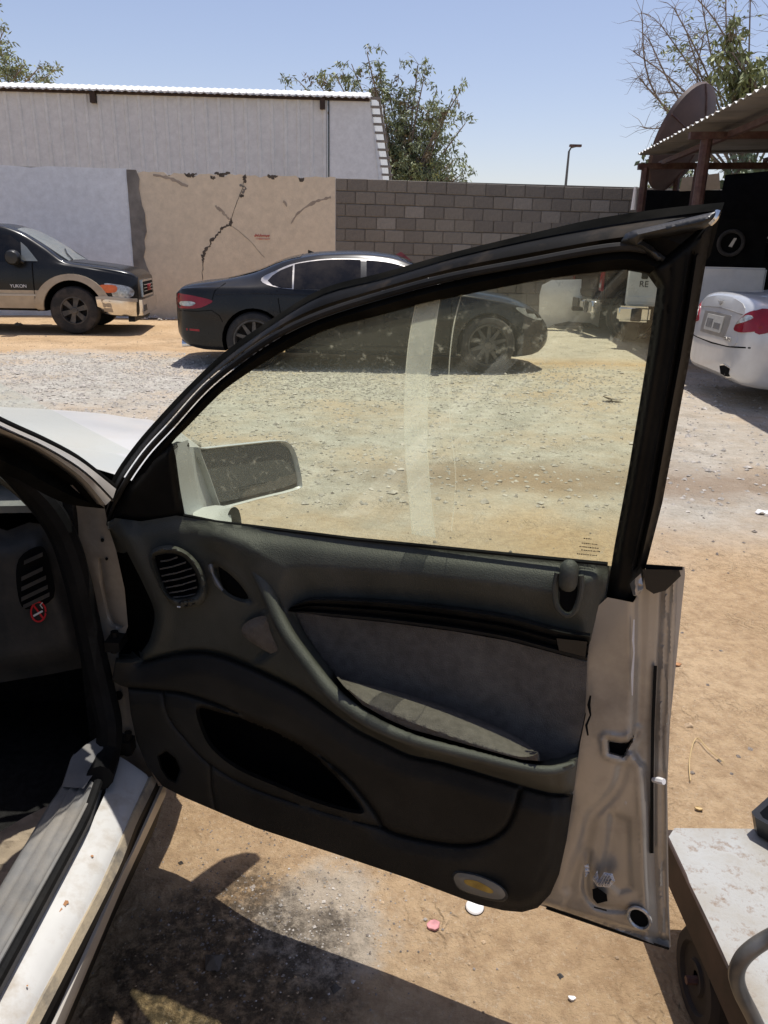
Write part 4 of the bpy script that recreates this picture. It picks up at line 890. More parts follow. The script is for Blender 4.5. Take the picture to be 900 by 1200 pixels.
textmesh('boot_lettering', 'GENESIS', .05, MT['rim'], t, faceM(E_(-.46, .645, .02), (0, -1, 0), (0, 0, 1)), .003)
patch('rear_screen', [(.75, -.52), (1.5, -.5), (1.5, .5), (.75, .52)], B.top(), .005, MT['dark_glass'], t, .12, .006)

# --- pickups in the shade of the carport
def pickup(name, label, loc, ang, paint, text=None, axle=1.25):
    """rear of a pickup: x = 0 at the tailgate, the truck runs on in +x"""
    t = thing(name, label, 'pickup', loc, ang, world=False)
    mb = MB(); pf = [(-1.0, .62), (-1.02, .95), (-.98, 1.22), (-.92, 1.26)]
    def bx(nm, c, d, m, bev=.03):
        b = MB().box(c, d); o = b.build(nm, m, t, True, 30)
        bm = bmesh.new(); bm.from_mesh(o.data); bmesh.ops.recalc_face_normals(bm, faces=bm.faces); bmesh.ops.bevel(bm, geom=list(bm.edges), offset=bev, segments=3, affect='EDGES'); bm.to_mesh(o.data); bm.free()
        for p in o.data.polygons: p.use_smooth = True
        if hasattr(o.data, 'set_sharp_from_angle'): o.data.set_sharp_from_angle(angle=R(40))
        return o
    bx('tailgate', (-.005, 0, .97), (.07, 1.5 if not text else 1.99, .62), paint, .025)
    bx('tailgate_step', (-.04, 0, .76), (.03, 1.44 if not text else 1.96, .1), paint, .012)
    bx('tailgate_handle', (-.045, .74 if text else 0, 1.15), (.03, .1 if text else .3, .16), MT['black'], .01)
    for sg in (-1, 1):
        bx('bed_side', (1.15, sg * .87, .9), (2.3, .22, .72), paint, .05)
        if not text: bx('tail_lamp', (.0, sg * .87, .98), (.05, .15, .36), MT['red_lens'], .015)
        if not text: bx('reversing_lamp', (-.006, sg * .87, .9), (.05, .11, .09), MT['clear_lens'], .01)
        arch = MB().lathe([(.47, -.02), (.5, -.02), (.5, .03), (.44, .04), (.42, .0)], Matrix.Translation((axle, sg * .97, .42)) @ Matrix.Rotation(R(90) * -sg, 4, 'X'), 32).build('wheel_arch_trim', MT['black'], t)
        wheel(t, axle, sg * .86, .39, .27, 6, sg, .56); wheel(t, 4.5, sg * .86, .39, .27, 6, sg, .56)
        bx('bumper_end', (-.12, sg * .84, .54), (.2, .5, .24), MT['chrome'], .04)
        bx('bumper_pad', (-.225, sg * .8, .53), (.03, .16, .2), MT['black'], .01)
        bx('cab_window', (3.2, sg * .83, 1.5), (1.3, .06, .42), MT['dark_glass'], .02)
    bx('bumper_centre', (-.1, 0, .55), (.16, .95, .16), MT['chrome'], .03)
    bx('plate_well', (-.19, .0, .56), (.03, .36, .17), MT['black'], .01)
    bx('tow_bar', (-.1, 0, .44), (.3, .1, .08), MT['black'], .01)
    bx('bed_floor', (1.2, 0, .7), (2.2, 1.6, .08), MT['black'], .01)
    bx('chassis', (2.6, 0, .5), (5, .9, .16), MT['matte_black'], .02)
    mb = MB(); P = [(2.3, .55), (2.3, 1.25), (2.45, 1.74), (2.6, 1.8), (3.5, 1.78), (4.2, 1.28), (5.3, 1.15), (5.4, .95), (5.4, .5)]
    o = MB().prism(P, lambda x, z, d: Vector((x, d * (1 if z < 1.3 else .86), z)), -.93, .93).build('cab', paint, t, True, 30)
    bm = bmesh.new(); bm.from_mesh(o.data); bmesh.ops.recalc_face_normals(bm, faces=bm.faces); bmesh.ops.bevel(bm, geom=list(bm.edges), offset=.04, segments=2, affect='EDGES'); bm.to_mesh(o.data); bm.free()
    bx('rear_window', (2.36, 0, 1.52), (.06, 1.3, .36), MT['dark_glass'], .02)
    if text: textmesh('tailgate_letters', text, .13, MT['black'], t, faceM(Vector((-.044, .74, .99)), (0, -1, 0), (0, 0, 1)), .004)
    return t
p = aty(735, 358, 12.5)
_e = aty(733, 345, 12.75); TL = Vector((_e.x + .956, 12.46, 0))
t2 = pickup('white_pickup', 'white pickup with chrome bumper and added dark box on its bed, backed up at the carport', TL, R(73), MT['white_paint'], 'RE')
cv = MB().box((1.15, 0, 1.62), (2.2, 1.86, .68)).build('dark_bed_box', MT['matte_black'], t2, False)  # added box that stands in for the deep shade above the tailgate
_c = aty(855, 285, 12.5); _l = Matrix.Rotation(-R(73), 4, 'Z') @ (Vector((_c.x, _c.y, _c.z)) - TL)
MB().lathe([(.17 + .03 * math.cos(a), .03 * math.sin(a)) for a in np.linspace(0, 6.28, 10)], Matrix.Translation((-.01, _l.y, _l.z)) @ Matrix.Rotation(R(90), 4, 'Y'), 30).build('spare_wheel', MT['tyre'], t2)
MB().prism([(-.03, -.05), (.03, .07), (.07, .07), (.02, -.06)], lambda a, b, d: Vector((-.03 - d, _l.y - a, _l.z + b)), 0, .01).build('lock_plate', MT['rim'], t2, False)
pickup('dark_pickup', 'dark grey pickup with dull chrome bumper standing half hidden behind the white pickup', (3.75, 15.2, 0), R(3), MT['frame_dusty'], None, .6)
for pts, lab in (([(631, 372), (631, 345), (634, 334), (645, 328), (698, 326), (701, 350), (701, 383), (690, 378), (665, 376), (648, 380), (636, 388)], 'loose white car bonnet standing on edge against the block wall'),):
    P = [(lambda v: (v.x, v.z))(aty(px, py, 15.7)) for px, py in pts]
    def bonnet(x, z, o): return Vector((x, 15.75 - .22 * math.sin(max(0, min(1, z / 1.0)) * 2.2) - .1 * math.sin((x - 3.1) * 2.6) - o, max(z, 0)))
    o = patch('car_bonnet', P, bonnet, 0, MT['white_paint'], None, .08, .03); setp(o, lab, 'car bonnet')

# ------------------------------------------------------------------ the near car: body
CAR = thing('silver_car', 'dusty silver saloon in the foreground with its front side door swung wide open', 'car', (-1.2, 0.6, 0))
def XP(l): return [atx(a, b, c) for a, b, c in l]
def densify(line, n): return [tuple(p) for p in resample(crom(line, 6), n)]
# windscreen pillar
l1 = densify([(-260, 372, -.60), (-110, 440, -.585), (0, 494, -.56), (49, 516, -.545), (86, 535, -.53), (110, 552, -.515), (136, 573, -.50)], 40)
l2 = densify([(-260, 392, -.60), (-110, 452, -.585), (0, 504, -.56), (40, 522, -.545), (73, 542, -.53), (100, 563, -.515), (124, 592, -.50)], 40)
A1, A2 = XP(l1), XP(l2)
A1 = [Vector((-.735, .15, 1.352)), Vector((-.70, .42, 1.35)), Vector((-.655, .60, 1.335))] + A1; A2 = [Vector((-.725, .15, 1.325)), Vector((-.69, .42, 1.322)), Vector((-.645, .59, 1.308))] + A2
MB().loft([[p + Vector((-.05, .02, -.012)) for p in A1], [p + Vector((-.02, .012, .004)) for p in A1], A1, [a.lerp(b, .5) + Vector((.006, -.006, 0)) for a, b in zip(A1, A2)], A2, [p + Vector((-.05, .03, -.006)) for p in A2]]).build('windscreen_pillar', MT['paint'], CAR)
MB().tube([p + Vector((-.004, .004, .004)) for p in A1], .0042, 6).build('windscreen_seal', MT['rubber'], CAR)
MB().tube([a.lerp(b, .62) + Vector((.008, -.008, 0)) for a, b in zip(A1, A2)], .0022, 6).build('drip_rail', MT['chrome'], CAR)
l3 = densify([(-260, 420, -.63), (-110, 495, -.62), (0, 553, -.60), (24, 563, -.59), (50, 578, -.575), (81, 591, -.56), (122, 596, -.53)], 40)
A3 = [Vector((-.775, .15, 1.305)), Vector((-.74, .42, 1.302)), Vector((-.69, .58, 1.285))] + XP(l3)
MB().loft([[p + Vector((-.045, .03, -.008)) for p in A2], [p + Vector((-.012, .0, -.004)) for p in A2], [a.lerp(b, .4) + Vector((-.03, .03, 0)) for a, b in zip(A2, A3)], [a.lerp(b, .7) + Vector((.0, -.0, 0)) for a, b in zip(A2, A3)], A3, [p + Vector((-.05, .05, 0)) for p in A3]]).build('pillar_seal_channel', MT['seal_matte'], CAR)
# front face of the door jamb, with its rolled edge
def JY(px, py, o): return aty(px, py, 1.43 - o)
jam = [(18, 552), (40, 565), (81, 586), (122, 592), (127, 617), (136, 645), (146, 690), (150, 734), (140, 760), (136, 797), (158, 806), (160, 840), (168, 885), (186, 922), (174, 930), (140, 915), (128, 880), (122, 820), (108, 750), (92, 690), (78, 636), (58, 597), (30, 572)]
jl, _ = None, None
def jh(P):
    d, s = seg_dist(P, [(104, 590), (112, 640), (122, 690), (132, 732), (130, 800), (138, 850), (152, 900)]); d2, _ = seg_dist(P, [(117, 656), (122, 690), (127, 715), (133, 730), (141, 733)])
    return .012 * np.tanh(-s * d / 9) - .012 * np.exp(-(d2 / 2.2) ** 2) + .004 * np.sin(P[:, 1] * .06)
patch('door_jamb', jam, JY, jh, MT['jamb_paint'], CAR, 3.2, .012, lines=[([(117, 656), (122, 690), (127, 715), (133, 730), (141, 733)], (0, 2.2)), ([(104, 590), (112, 640), (122, 690), (132, 732), (130, 800), (138, 850), (152, 900)], (0, 4, 8))])
for c, r_ in (((139, 815), 5), ((120, 633), 2.2), ((125, 655), 1.8)):
    patch('jamb_hole', [(c[0] + r_ * math.cos(a), c[1] + r_ * 1.1 * math.sin(a)) for a in np.linspace(0, 6.28, 12)[:-1]], JY, .016, MT['matte_black'], CAR, 3, .003)
mb = MB(); mb.box(JY(136, 752, .03), (.03, .05, .022)); mb.tube([JY(134, 740, .03), JY(134, 764, .03)], .008, 8); mb.build('door_hinge', MT['frame_dusty'], CAR, False)
mb = MB(); mb.box(JY(150, 870, .02), (.03, .05, .03)); mb.tube([JY(150, 858, .03), JY(150, 884, .03)], .008, 8); mb.build('door_hinge', MT['frame_dusty'], CAR, False)
# weather strip running down the aperture and back along the sill
ws = [atx(-40, 520, -.6), aty(-8, 541, 1.30), aty(12, 552, 1.33), aty(32, 570, 1.36), aty(56, 597, 1.38), aty(76, 632, 1.39), aty(91, 680, 1.39), aty(102, 730, 1.39), aty(112, 777, 1.38), aty(121, 815, 1.37), aty(128, 850, 1.35), aty(126, 882, 1.33), atz(117, 912, .40), atz(103, 940, .39), atz(92, 962, .385), atz(40, 1055, .385), atz(0, 1128, .385), atz(-60, 1240, .385)]
MB().tube([Vector(p) for p in crom(ws[:13], 5)], [.012 + .014 * min(1, i / 20) for i in range(len(crom(ws[:13], 5)))], 10).build('weather_strip', MT['rubber'], CAR)
inner = [aty(-30, 532, 1.34), aty(0, 560, 1.36), aty(28, 583, 1.38), aty(55, 616, 1.40), aty(70, 645, 1.41), aty(84, 690, 1.41), aty(93, 730, 1.41), aty(105, 780, 1.4)]
MB().tube([Vector(p) for p in crom(inner, 5)], .0075, 8).build('pillar_trim', MT['trim'], CAR)
# dashboard end with vent slots and the no-smoking sticker
def DY(px, py, o): return aty(px, py, 1.50 - o)
dash = [(-330, 600), (-60, 604), (-20, 612), (8, 622), (34, 612), (54, 615), (71, 640), (86, 690), (100, 730), (110, 780), (60, 790), (0, 800), (-330, 800)]
patch('dashboard', dash, DY, lambda P: .035 * sm(0, 30, sdp(P, dash)), MT['dash'], CAR, 7, .02)
def ztop_(x, y, o): return Vector((x, y, .945 + .03 * math.sin(max(0, (y - 1.3)) * 4) + o))
patch('dashboard_top', [(-1.9, 1.44), (-1.2, 1.46), (-.68, 1.46), (-.63, 1.52), (-.64, 1.64), (-1.0, 1.77), (-1.9, 1.77)], lambda x, y, o: Vector((x, y, .885 + .015 * math.sin((x + .6) * 3) + o)), lambda P: .012 * sm(0, .05, P[:, 1] - 1.45), MT['dash_top'], CAR, .06, .015)
for k, (a, b, c, d) in enumerate([(28, 657, 50, 647), (25, 676, 50, 664), (25, 688, 54, 674), (25, 700, 56, 685), (27, 709, 58, 694)]):
    MB().prism([(a, b), (c, d), (c, d + 5), (a, b + 5)], DY, .036, .05).build('vent_slot', MT['dash'], CAR, False)
patch('vent_recess', crom([(22, 655), (48, 640), (58, 660), (63, 700), (30, 714), (20, 690)], 4, True), DY, .037, MT['matte_black'], CAR, 6, .003)
st = (45, 717)
patch('no_smoking_sticker', [(st[0] + 9.5 * math.cos(a), st[1] + 12.5 * math.sin(a)) for a in np.linspace(0, 6.28, 25)[:-1]], DY, .0385, MT['sticker'], CAR, 4, .002)
ringp = [(st[0] + 8.6 * math.cos(a), st[1] + 11.4 * math.sin(a)) for a in np.linspace(0, 6.28, 33)]
patch('sticker_ring', ribbon(ringp, 2.0)[:-1], DY, .040, MT['sticker_red'], CAR, 2, .001)
patch('sticker_bar', ribbon([(39, 709), (51, 725)], 2.2), DY, .0405, MT['sticker_red'], CAR, 2, .001)
patch('sticker_cigarette', ribbon([(39, 722), (50, 716)], 2.2), DY, .0412, MT['white_print'], CAR, 2, .001)
patch('sticker_smoke', ribbon([(50, 713), (47, 709), (50, 706)], 1.2), DY, .0412, MT['white_print'], CAR, 2, .001)
# footwell, floor and far side of the cabin
mb = MB(); mb.box((-1.28, 1.78, .45), (1.3, .03, .86)); mb.box((-1.25, .2, .2), (1.36, 3.2, .06)); mb.box((-1.97, .3, .6), (.03, 3.2, .7)); mb.build('footwell_carpet', MT['carpet'], CAR, False)
MB().box((-.6, 1.6, .55), (.02, .34, .75), R(-8)).build('kick_panel', MT['carpet'], CAR, False)
patch('floor_mat', [(-200, 1090), (-60, 1010), (0, 975), (28, 958), (56, 944), (50, 980), (12, 1040), (-60, 1160), (-200, 1300)], lambda a, b, o: atz(a, b, .27 + o), lambda P: .006 * np.sin(P[:, 1] * .25 + P[:, 0] * .08), MT['mat_tan'], CAR, 9, .012)
# sill, in strips from inside out
def ZP(line, z): return on([atz(a, b, z) for a, b in line])
def run(l, n=30): return [tuple(p) for p in resample(l, n)]
def on(P):   # carry a sill line straight on past the camera to the rear door
    d = P[-1] - P[-4]; d = d / -d.y; e = P[-1]; return P + [e + Vector((d.x * .3, -.25 * k, 0)) for k in range(1, 8)]
pl_in = run([(84, 887), (73, 921), (56, 945), (12, 1019), (-40, 1105), (-150, 1290)]); pl_out = run([(117, 872), (118, 905), (104, 950), (90, 978), (0, 1143), (-80, 1290)])
I, O = ZP(pl_in, .40), ZP(pl_out, .39)
MB().loft([[p + Vector((-.012, 0, -.12)) for p in I], [p + Vector((-.004, 0, -.008)) for p in I], I] + [[a.lerp(b, k / 12) + Vector((0, 0, .005 * (k % 3 == 1))) for a, b in zip(I, O)] for k in range(1, 13)] + [[p + Vector((.004, 0, -.03)) for p in O]]).build('sill_plate', MT['sill_plate'], CAR, True, 60)
kt = [(84, 887), (117, 872), (118, 905), (100, 925), (73, 922)]
patch('kick_corner', [(84, 887), (100, 873), (117, 862), (121, 876), (114, 900), (98, 924), (73, 922)], lambda a, b, o: atz(a, b, .405 + o), lambda P: .012 * sm(925, 870, P[:, 1]), MT['sill_plate'], CAR, 5, .01)
wsl = [(117, 908), (106, 940), (96, 966), (40, 1069), (0, 1142), (-80, 1288)]
MB().tube([p + Vector((.004, 0, .006)) for p in ZP(run(wsl, 24), .385)], .009, 8).build('sill_seal', MT['rubber'], CAR)
gl = [(104, 944), (88, 975), (36, 1068), (0, 1132), (-80, 1272)]
MB().tube([p + Vector((-.004, 0, .002)) for p in ZP(run(gl, 24), .395)], .0045, 6).build('sill_bead', MT['sill_plate'], CAR)
s_in = run([(128, 880), (124, 928), (104, 972), (4, 1160), (-70, 1300)]); s_out = run([(172, 908), (152, 950), (137, 985), (113, 1038), (25, 1200), (-25, 1300)])
I, O = ZP(s_in, .365), ZP(s_out, .345)
MB().loft([[p + Vector((-.004, 0, -.03)) for p in I], I] + [[a.lerp(b, k / 6) + Vector((0, 0, .004 * math.sin(math.pi * k / 6))) for a, b in zip(I, O)] for k in range(1, 7)] + [[p + Vector((.006, 0, -.012)) for p in O]]).build('sill_panel', MT['paint_white'], CAR, True, 60)
for c, r_ in (((67, 1065), 5), ((76, 1058), 4), ((62, 1060), 3), ((108, 1003), 1.5), ((32, 1155), 1.2), ((50, 1100), 1.2)):
    patch('rust_patch', [(c[0] + r_ * rng.uniform(.6, 1.3) * math.cos(a), c[1] + r_ * rng.uniform(.6, 1.2) * math.sin(a)) for a in np.linspace(0, 6.28, 11)[:-1]], lambda a, b, o: atz(a, b, .3605 + o), .0, MT['rust'], CAR, 4, .001)
b_ = run([(184, 916), (160, 965), (141, 1015), (120, 1057), (48, 1197), (0, 1290)]); c_ = run([(188, 921), (154, 998), (137, 1030), (60, 1200), (14, 1300)]); d_ = run([(195, 925), (160, 999), (143, 1035), (72, 1202), (30, 1300)])
Bp, Cp, Dp = ZP(b_, .325), ZP(c_, .29), ZP(d_, .265)
MB().loft([[p + Vector((.003, 0, -.006)) for p in O], [a.lerp(b, .5) + Vector((0, 0, .006)) for a, b in zip(O, Bp)], Bp]).build('sill_rubber_strip', MT['strip_dust'], CAR)
MB().loft([Bp, [p + Vector((.002, 0, -.012)) for p in Bp], [a.lerp(b, .6) + Vector((-.006, 0, -.004)) for a, b in zip(Bp, Cp)], Cp]).build('sill_gutter', MT['frame_dusty'], CAR)
MB().loft([Cp, [a.lerp(b, .4) + Vector((.003, 0, .007)) for a, b in zip(Cp, Dp)], Dp, [p + Vector((-.002, 0, -.014)) for p in Dp]]).build('rocker_moulding', MT['paint'], CAR)
MB().loft([[p + Vector((-.004, 0, -.014)) for p in Dp], [p + Vector((-.03, 0, -.1)) for p in Dp], [p + Vector((-.3, 0, -.13)) for p in Dp]]).build('rocker_underside', MT['rubber'], CAR)
# bonnet, wings and nose
def edge(y): return float(np.interp(y, [1.42, 1.6, 1.9, 2.2, 2.5, 2.7, 2.8], [-.455, -.44, -.46, -.53, -.66, -.85, -1.0]))
rows = []
for y in np.linspace(1.5, 2.72, 16):
    e = edge(y); r_ = []
    for k in range(21):
        f_ = k / 20; x = e + (-1.95 - e) * f_; zb = float(np.interp(y, [1.5, 1.8, 2.3, 2.72], [.93, .925, .86, .74]))
        zz = zb + .05 * math.sin(math.pi * min(1, f_ * 1.0)) ** .6 - .05 * max(0, 1 - f_ * 14) - .01 * math.exp(-((f_ - .13) / .02) ** 2)
        r_.append(Vector((x, y + (0 if f_ < .5 else 0) - .12 * (y - 1.5) * (abs(f_ - .5) * 2) ** 4 * .3, zz)))
    rows.append(r_)
MB().loft(rows).build('bonnet', MT['paint_light'], CAR)
mb = MB(); wing = []
for y in np.linspace(1.44, 2.72, 20):
    e = edge(y); zb = float(np.interp(y, [1.44, 1.8, 2.3, 2.72], [.93, .925, .86, .74])) - .05
    z0 = .3; d = abs(y - 2.1)
    if d < .36: z0 = .33 + math.sqrt(max(0, .36 ** 2 - d * d))
    wing.append([Vector((e + (.0 if k else -.012) - .03 * (k / 6) ** 2, y, zb + .012 * (k == 0) + (z0 - zb) * k / 6)) for k in range(7)])
mb.loft(wing); mb.build('front_wing', MT['paint'], CAR)
mb = MB(); nose = []
for f_ in np.linspace(0, 1, 15):
    x = -.85 + (-1.85 + .85) * f_; yb = 2.72 + .1 * math.sin(math.pi * f_) ; nose.append([Vector((x, yb, .73)), Vector((x, yb + .06, .62)), Vector((x, yb + .07, .4)), Vector((x, yb, .24))])
mb.loft(nose); mb.build('front_bumper', MT['paint'], CAR)
wheel(CAR, 0, 0, .315, .2, 7, 1, .62).location = Vector((-.58, 2.1, 0)); h_ = [c for c in CAR.children if c.name.startswith('wheel')][-1]; h_.matrix_parent_inverse = Matrix.Translation(-Vector((-1.2, .6, 0))); h_.rotation_euler = (0, 0, R(-90))
MB().loft([[Vector((x, 1.62 + .14 * math.sin(math.pi * (x + 1.95) / 1.45), .925)) for x in np.linspace(-1.95, -.66, 16)], [Vector((x, 1.5 + .14 * math.sin(math.pi * (x + 1.95) / 1.45), .935)) for x in np.linspace(-1.95, -.66, 16)]]).build('scuttle_panel', MT['rubber'], CAR)
mb = MB()
for a, b in (((70, 545), (128, 566)), ((74, 551), (126, 572)), ((80, 556), (124, 576))): mb.tube([atz(a[0], a[1], .955), atz((a[0] + b[0]) / 2, (a[1] + b[1]) / 2 - 5, .965), atz(b[0], b[1], .955)], .006, 5)
mb.build('wiper', MT['rubber'], CAR)
patch('rust_patch', crom([(92, 529), (105, 531), (128, 538), (122, 541), (104, 536)], 3, True), lambda a, b, o: atz(a, b, .945 + o), 0, MT['straw'], CAR, 5, .002)
# windscreen, roof, far side, rear body
WB = [Vector((x, 1.60 + .14 * math.sin(math.pi * (x + 1.95) / 1.45), .95)) for x in np.linspace(-1.93, -.53, 14)]; WT = [Vector((x, .80 + .08 * math.sin(math.pi * (x + 1.9) / 1.2), 1.35)) for x in np.linspace(-1.86, -.72, 14)]
MB().loft([WB, [a.lerp(b, .5) + Vector((0, .02, .02)) for a, b in zip(WB, WT)], WT]).build('windscreen', MT['windscreen'], CAR)
RE = -.735
rows = [[Vector((x, y, z)) for x, z in [(RE + .03, 1.335), (RE, 1.355), (-.9, 1.385), (-1.3, 1.4), (-1.7, 1.385), (-1.88, 1.34)]] for y in (.84, .6, .2, -.4, -1.0)]
rows[0] = [p + Vector((0, 0, -.015)) for p in rows[0]]
MB().loft(rows).build('roof', MT['paint'], CAR)
MB().loft([[p - Vector((0, 0, .03)) for p in r_] for r_ in rows]).build('headlining', MT['dash'], CAR)
rows = []
for y in np.linspace(.18, -1.9, 14):
    k = min(1, max(0, (y + 1.9) / 2)); zt = 1.0
    rows.append([Vector((x, y, z)) for x, z in [(-.62, .97), (-.50 - .0, .93), (-.455 - .06 * max(0, -1.2 - y), .7), (-.46 - .06 * max(0, -1.2 - y), .45), (-.5, .22)]])
MB().loft(rows).build('rear_side_panel', MT['paint'], CAR)
MB().loft([[Vector((-.62, y, .97)) for y in (.18, -.4, -1.0)], [Vector((RE + .02, y, 1.335)) for y in (.1, -.4, -.85)]]).build('rear_side_window', MT['dark_glass'], CAR)
MB().loft([[Vector((-.5, .2, .25)), Vector((-.47, .2, .7)), Vector((-.58, .2, .95)), Vector((RE, .12, 1.34))], [Vector((-.66, .24, .25)), Vector((-.62, .24, .7)), Vector((-.68, .24, .95)), Vector((RE - .06, .16, 1.34))]]).build('centre_pillar', MT['dash'], CAR)
MB().loft([[Vector((x, -1.0, 1.33)) for x in np.linspace(RE, -1.88, 6)], [Vector((x, -1.5, 1.0)) for x in np.linspace(-.62, -1.93, 6)], [Vector((x, -1.9, .97)) for x in np.linspace(-.7, -1.9, 6)], [Vector((x, -1.95, .3)) for x in np.linspace(-.7, -1.9, 6)]]).build('rear_body', MT['paint'], CAR)
rows = []
for y in (2.6, 2.0, 1.4, .6, 0, -.8, -1.8): rows.append([Vector((-1.97, y, .92)), Vector((-2.02, y, .7)), Vector((-1.99, y, .3))])
MB().loft(rows).build('far_side_panel', MT['paint'], CAR)
MB().loft([[Vector((-1.96, y, .93)) for y in (1.3, .4, -.9)], [Vector((-1.87, y, 1.34)) for y in (.75, .2, -.9)]]).build('far_side_window', MT['dark_glass'], CAR)
mb = MB(); sr = []
for z, y0, y1 in ((.28, .75, .1), (.42, .72, .1), (.46, .6, .12)): sr.append([Vector((-.78, y0, z)), Vector((-1.2, y0 + .02, z)), Vector((-1.2, y1, z)), Vector((-.78, y1, z))])
mb.loft(sr, True); mb.f.append((8, 9, 10, 11)); mb.box((-.99, .05, .72), (.44, .12, .6), M=Matrix.Rotation(R(-14), 3, 'X')); mb.build('seat', MT['carpet'], CAR)
patch('rear_view_trim', [(-6, 869), (2, 862), (6, 876), (3, 892), (-6, 898)], lambda a, b, o: aty(a, b, 1.62 - o), 0, MT['trim'], CAR, 6, .01)

# ------------------------------------------------------------------ the open door
HP = Vector((-.478, 1.365, 0)); DU = Vector((.928, -.372, 0)).normalized(); DN = Vector((DU.y, -DU.x, 0)); ZZ = Vector((0, 0, 1)); TAU = R(17)
GN = DN * math.cos(TAU) - ZZ * math.sin(TAU); GP = HP + ZZ * .955
def D(px, py, o): return plane_pt(px, py, HP + DN * o, DN)
def G(px, py, o): return plane_pt(px, py, GP + GN * o, GN)
DOOR = bpy.data.objects.new('front_door', None); DOOR.empty_display_size = .1; COL.objects.link(DOOR); DOOR.location = HP + ZZ * .3
DOOR.parent = CAR; DOOR.matrix_parent_inverse = Matrix.Translation(-ROOTLOC[CAR.name]); ROOTLOC[DOOR.name] = HP + ZZ * .3
DOOR['label'] = 'open front door with dark trim panel, black window frame and silver edge'
belt = [(126, 612), (135, 607), (165, 611), (207, 604), (253, 612), (330, 622), (410, 632), (490, 640), (560, 647), (640, 655), (700, 661), (714, 663)]
TRIM = belt + [(709, 700), (698, 745), (691, 790), (688, 830), (680, 870), (672, 930), (664, 985), (655, 1025), (645, 1048), (630, 1064), (612, 1069), (590, 1067), (560, 1060), (480, 1030), (400, 1003), (300, 970), (250, 949), (215, 934), (190, 921), (172, 897), (160, 868), (153, 836), (150, 806), (140, 803), (131, 797), (134, 780), (137, 765), (148, 752), (146, 735), (140, 695), (133, 655), (127, 632)]
strip_top = crom([(692, 742), (656, 737), (595, 721), (526, 711), (457, 704), (397, 701), (362, 702), (341, 711)], 4)
U_ = belt[3:] + [(709, 690)] + strip_top + [(333, 722), (322, 730), (312, 715), (300, 695), (285, 672), (268, 652), (245, 638), (222, 628)]
RT = crom([(334, 716), (355, 746), (380, 779), (401, 807), (425, 829), (453, 846), (480, 858), (552, 878), (610, 893), (644, 895), (678, 884)], 4)
SEAM = crom([(660, 930), (640, 928), (594, 915), (520, 893), (480, 884), (448, 869), (420, 855), (387, 833), (357, 812), (330, 798), (281, 776), (251, 766), (225, 764), (198, 768), (166, 776)], 4)
A_ = RT + [(688, 838), (678, 905), (672, 924)] + SEAM[:40] + [(318, 760), (312, 740), (308, 718), (318, 712)]
I_ = [(336, 716)] + strip_top[::-1] + [(690, 780), (686, 835), (677, 880)] + RT[::-1]
POCK = crom([(231, 827), (265, 833), (302, 845), (352, 869), (386, 897), (412, 926), (427, 950), (412, 952), (367, 939), (321, 920), (280, 902), (253, 882), (238, 860)], 4, True)
PTOP = crom([(151, 806), (185, 809), (217, 813), (259, 827), (315, 852), (350, 869), (380, 889), (411, 915), (441, 953), (450, 970), (480, 981), (533, 990), (568, 986), (591, 972), (602, 953), (610, 926)], 4)
PLEFT = crom([(192, 812), (197, 838), (216, 864), (246, 895), (300, 925), (400, 958), (450, 970)], 4); PSPLIT = [(247, 896), (248, 921), (253, 950)]
LEFTC = crom([(148, 628), (161, 653), (177, 685), (189, 717), (184, 749), (172, 769)], 4)
HOLE = [(186, 886), (195, 880), (206, 889), (211, 902), (206, 916), (198, 912), (190, 900)]
BOWL = crom([(246, 660), (254, 659), (270, 669), (286, 685), (297, 703), (292, 707), (275, 703), (259, 692), (250, 676)], 3, True)
LOCK = crom([(653, 671), (650, 690), (653, 712), (664, 722), (674, 716), (681, 693), (681, 674), (676, 663), (662, 660)], 3, True)
VOUT = crom([(174, 653), (181, 643), (193, 639), (209, 641), (225, 651), (238, 669), (243, 691), (238, 707), (222, 712), (206, 711), (193, 699), (181, 675)], 3, True)
VIN = crom([(180, 655), (187, 648), (203, 647), (217, 652), (229, 667), (235, 685), (231, 696), (217, 701), (203, 701), (193, 691)], 3, True)
RIDGE = crom([(248, 628), (278, 646), (300, 670), (316, 698), (326, 722)], 5)
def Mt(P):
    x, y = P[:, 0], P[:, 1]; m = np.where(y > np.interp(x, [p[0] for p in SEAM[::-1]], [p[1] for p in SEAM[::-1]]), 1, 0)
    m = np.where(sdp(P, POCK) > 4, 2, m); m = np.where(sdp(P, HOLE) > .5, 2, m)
    lx = np.interp(y, [p[1] for p in LEFTC], [p[0] for p in LEFTC]); return np.where((x < lx) & (seg_dist(P, LEFTC)[0] > 8) & (y > 648) & (y < 766), 2, m)
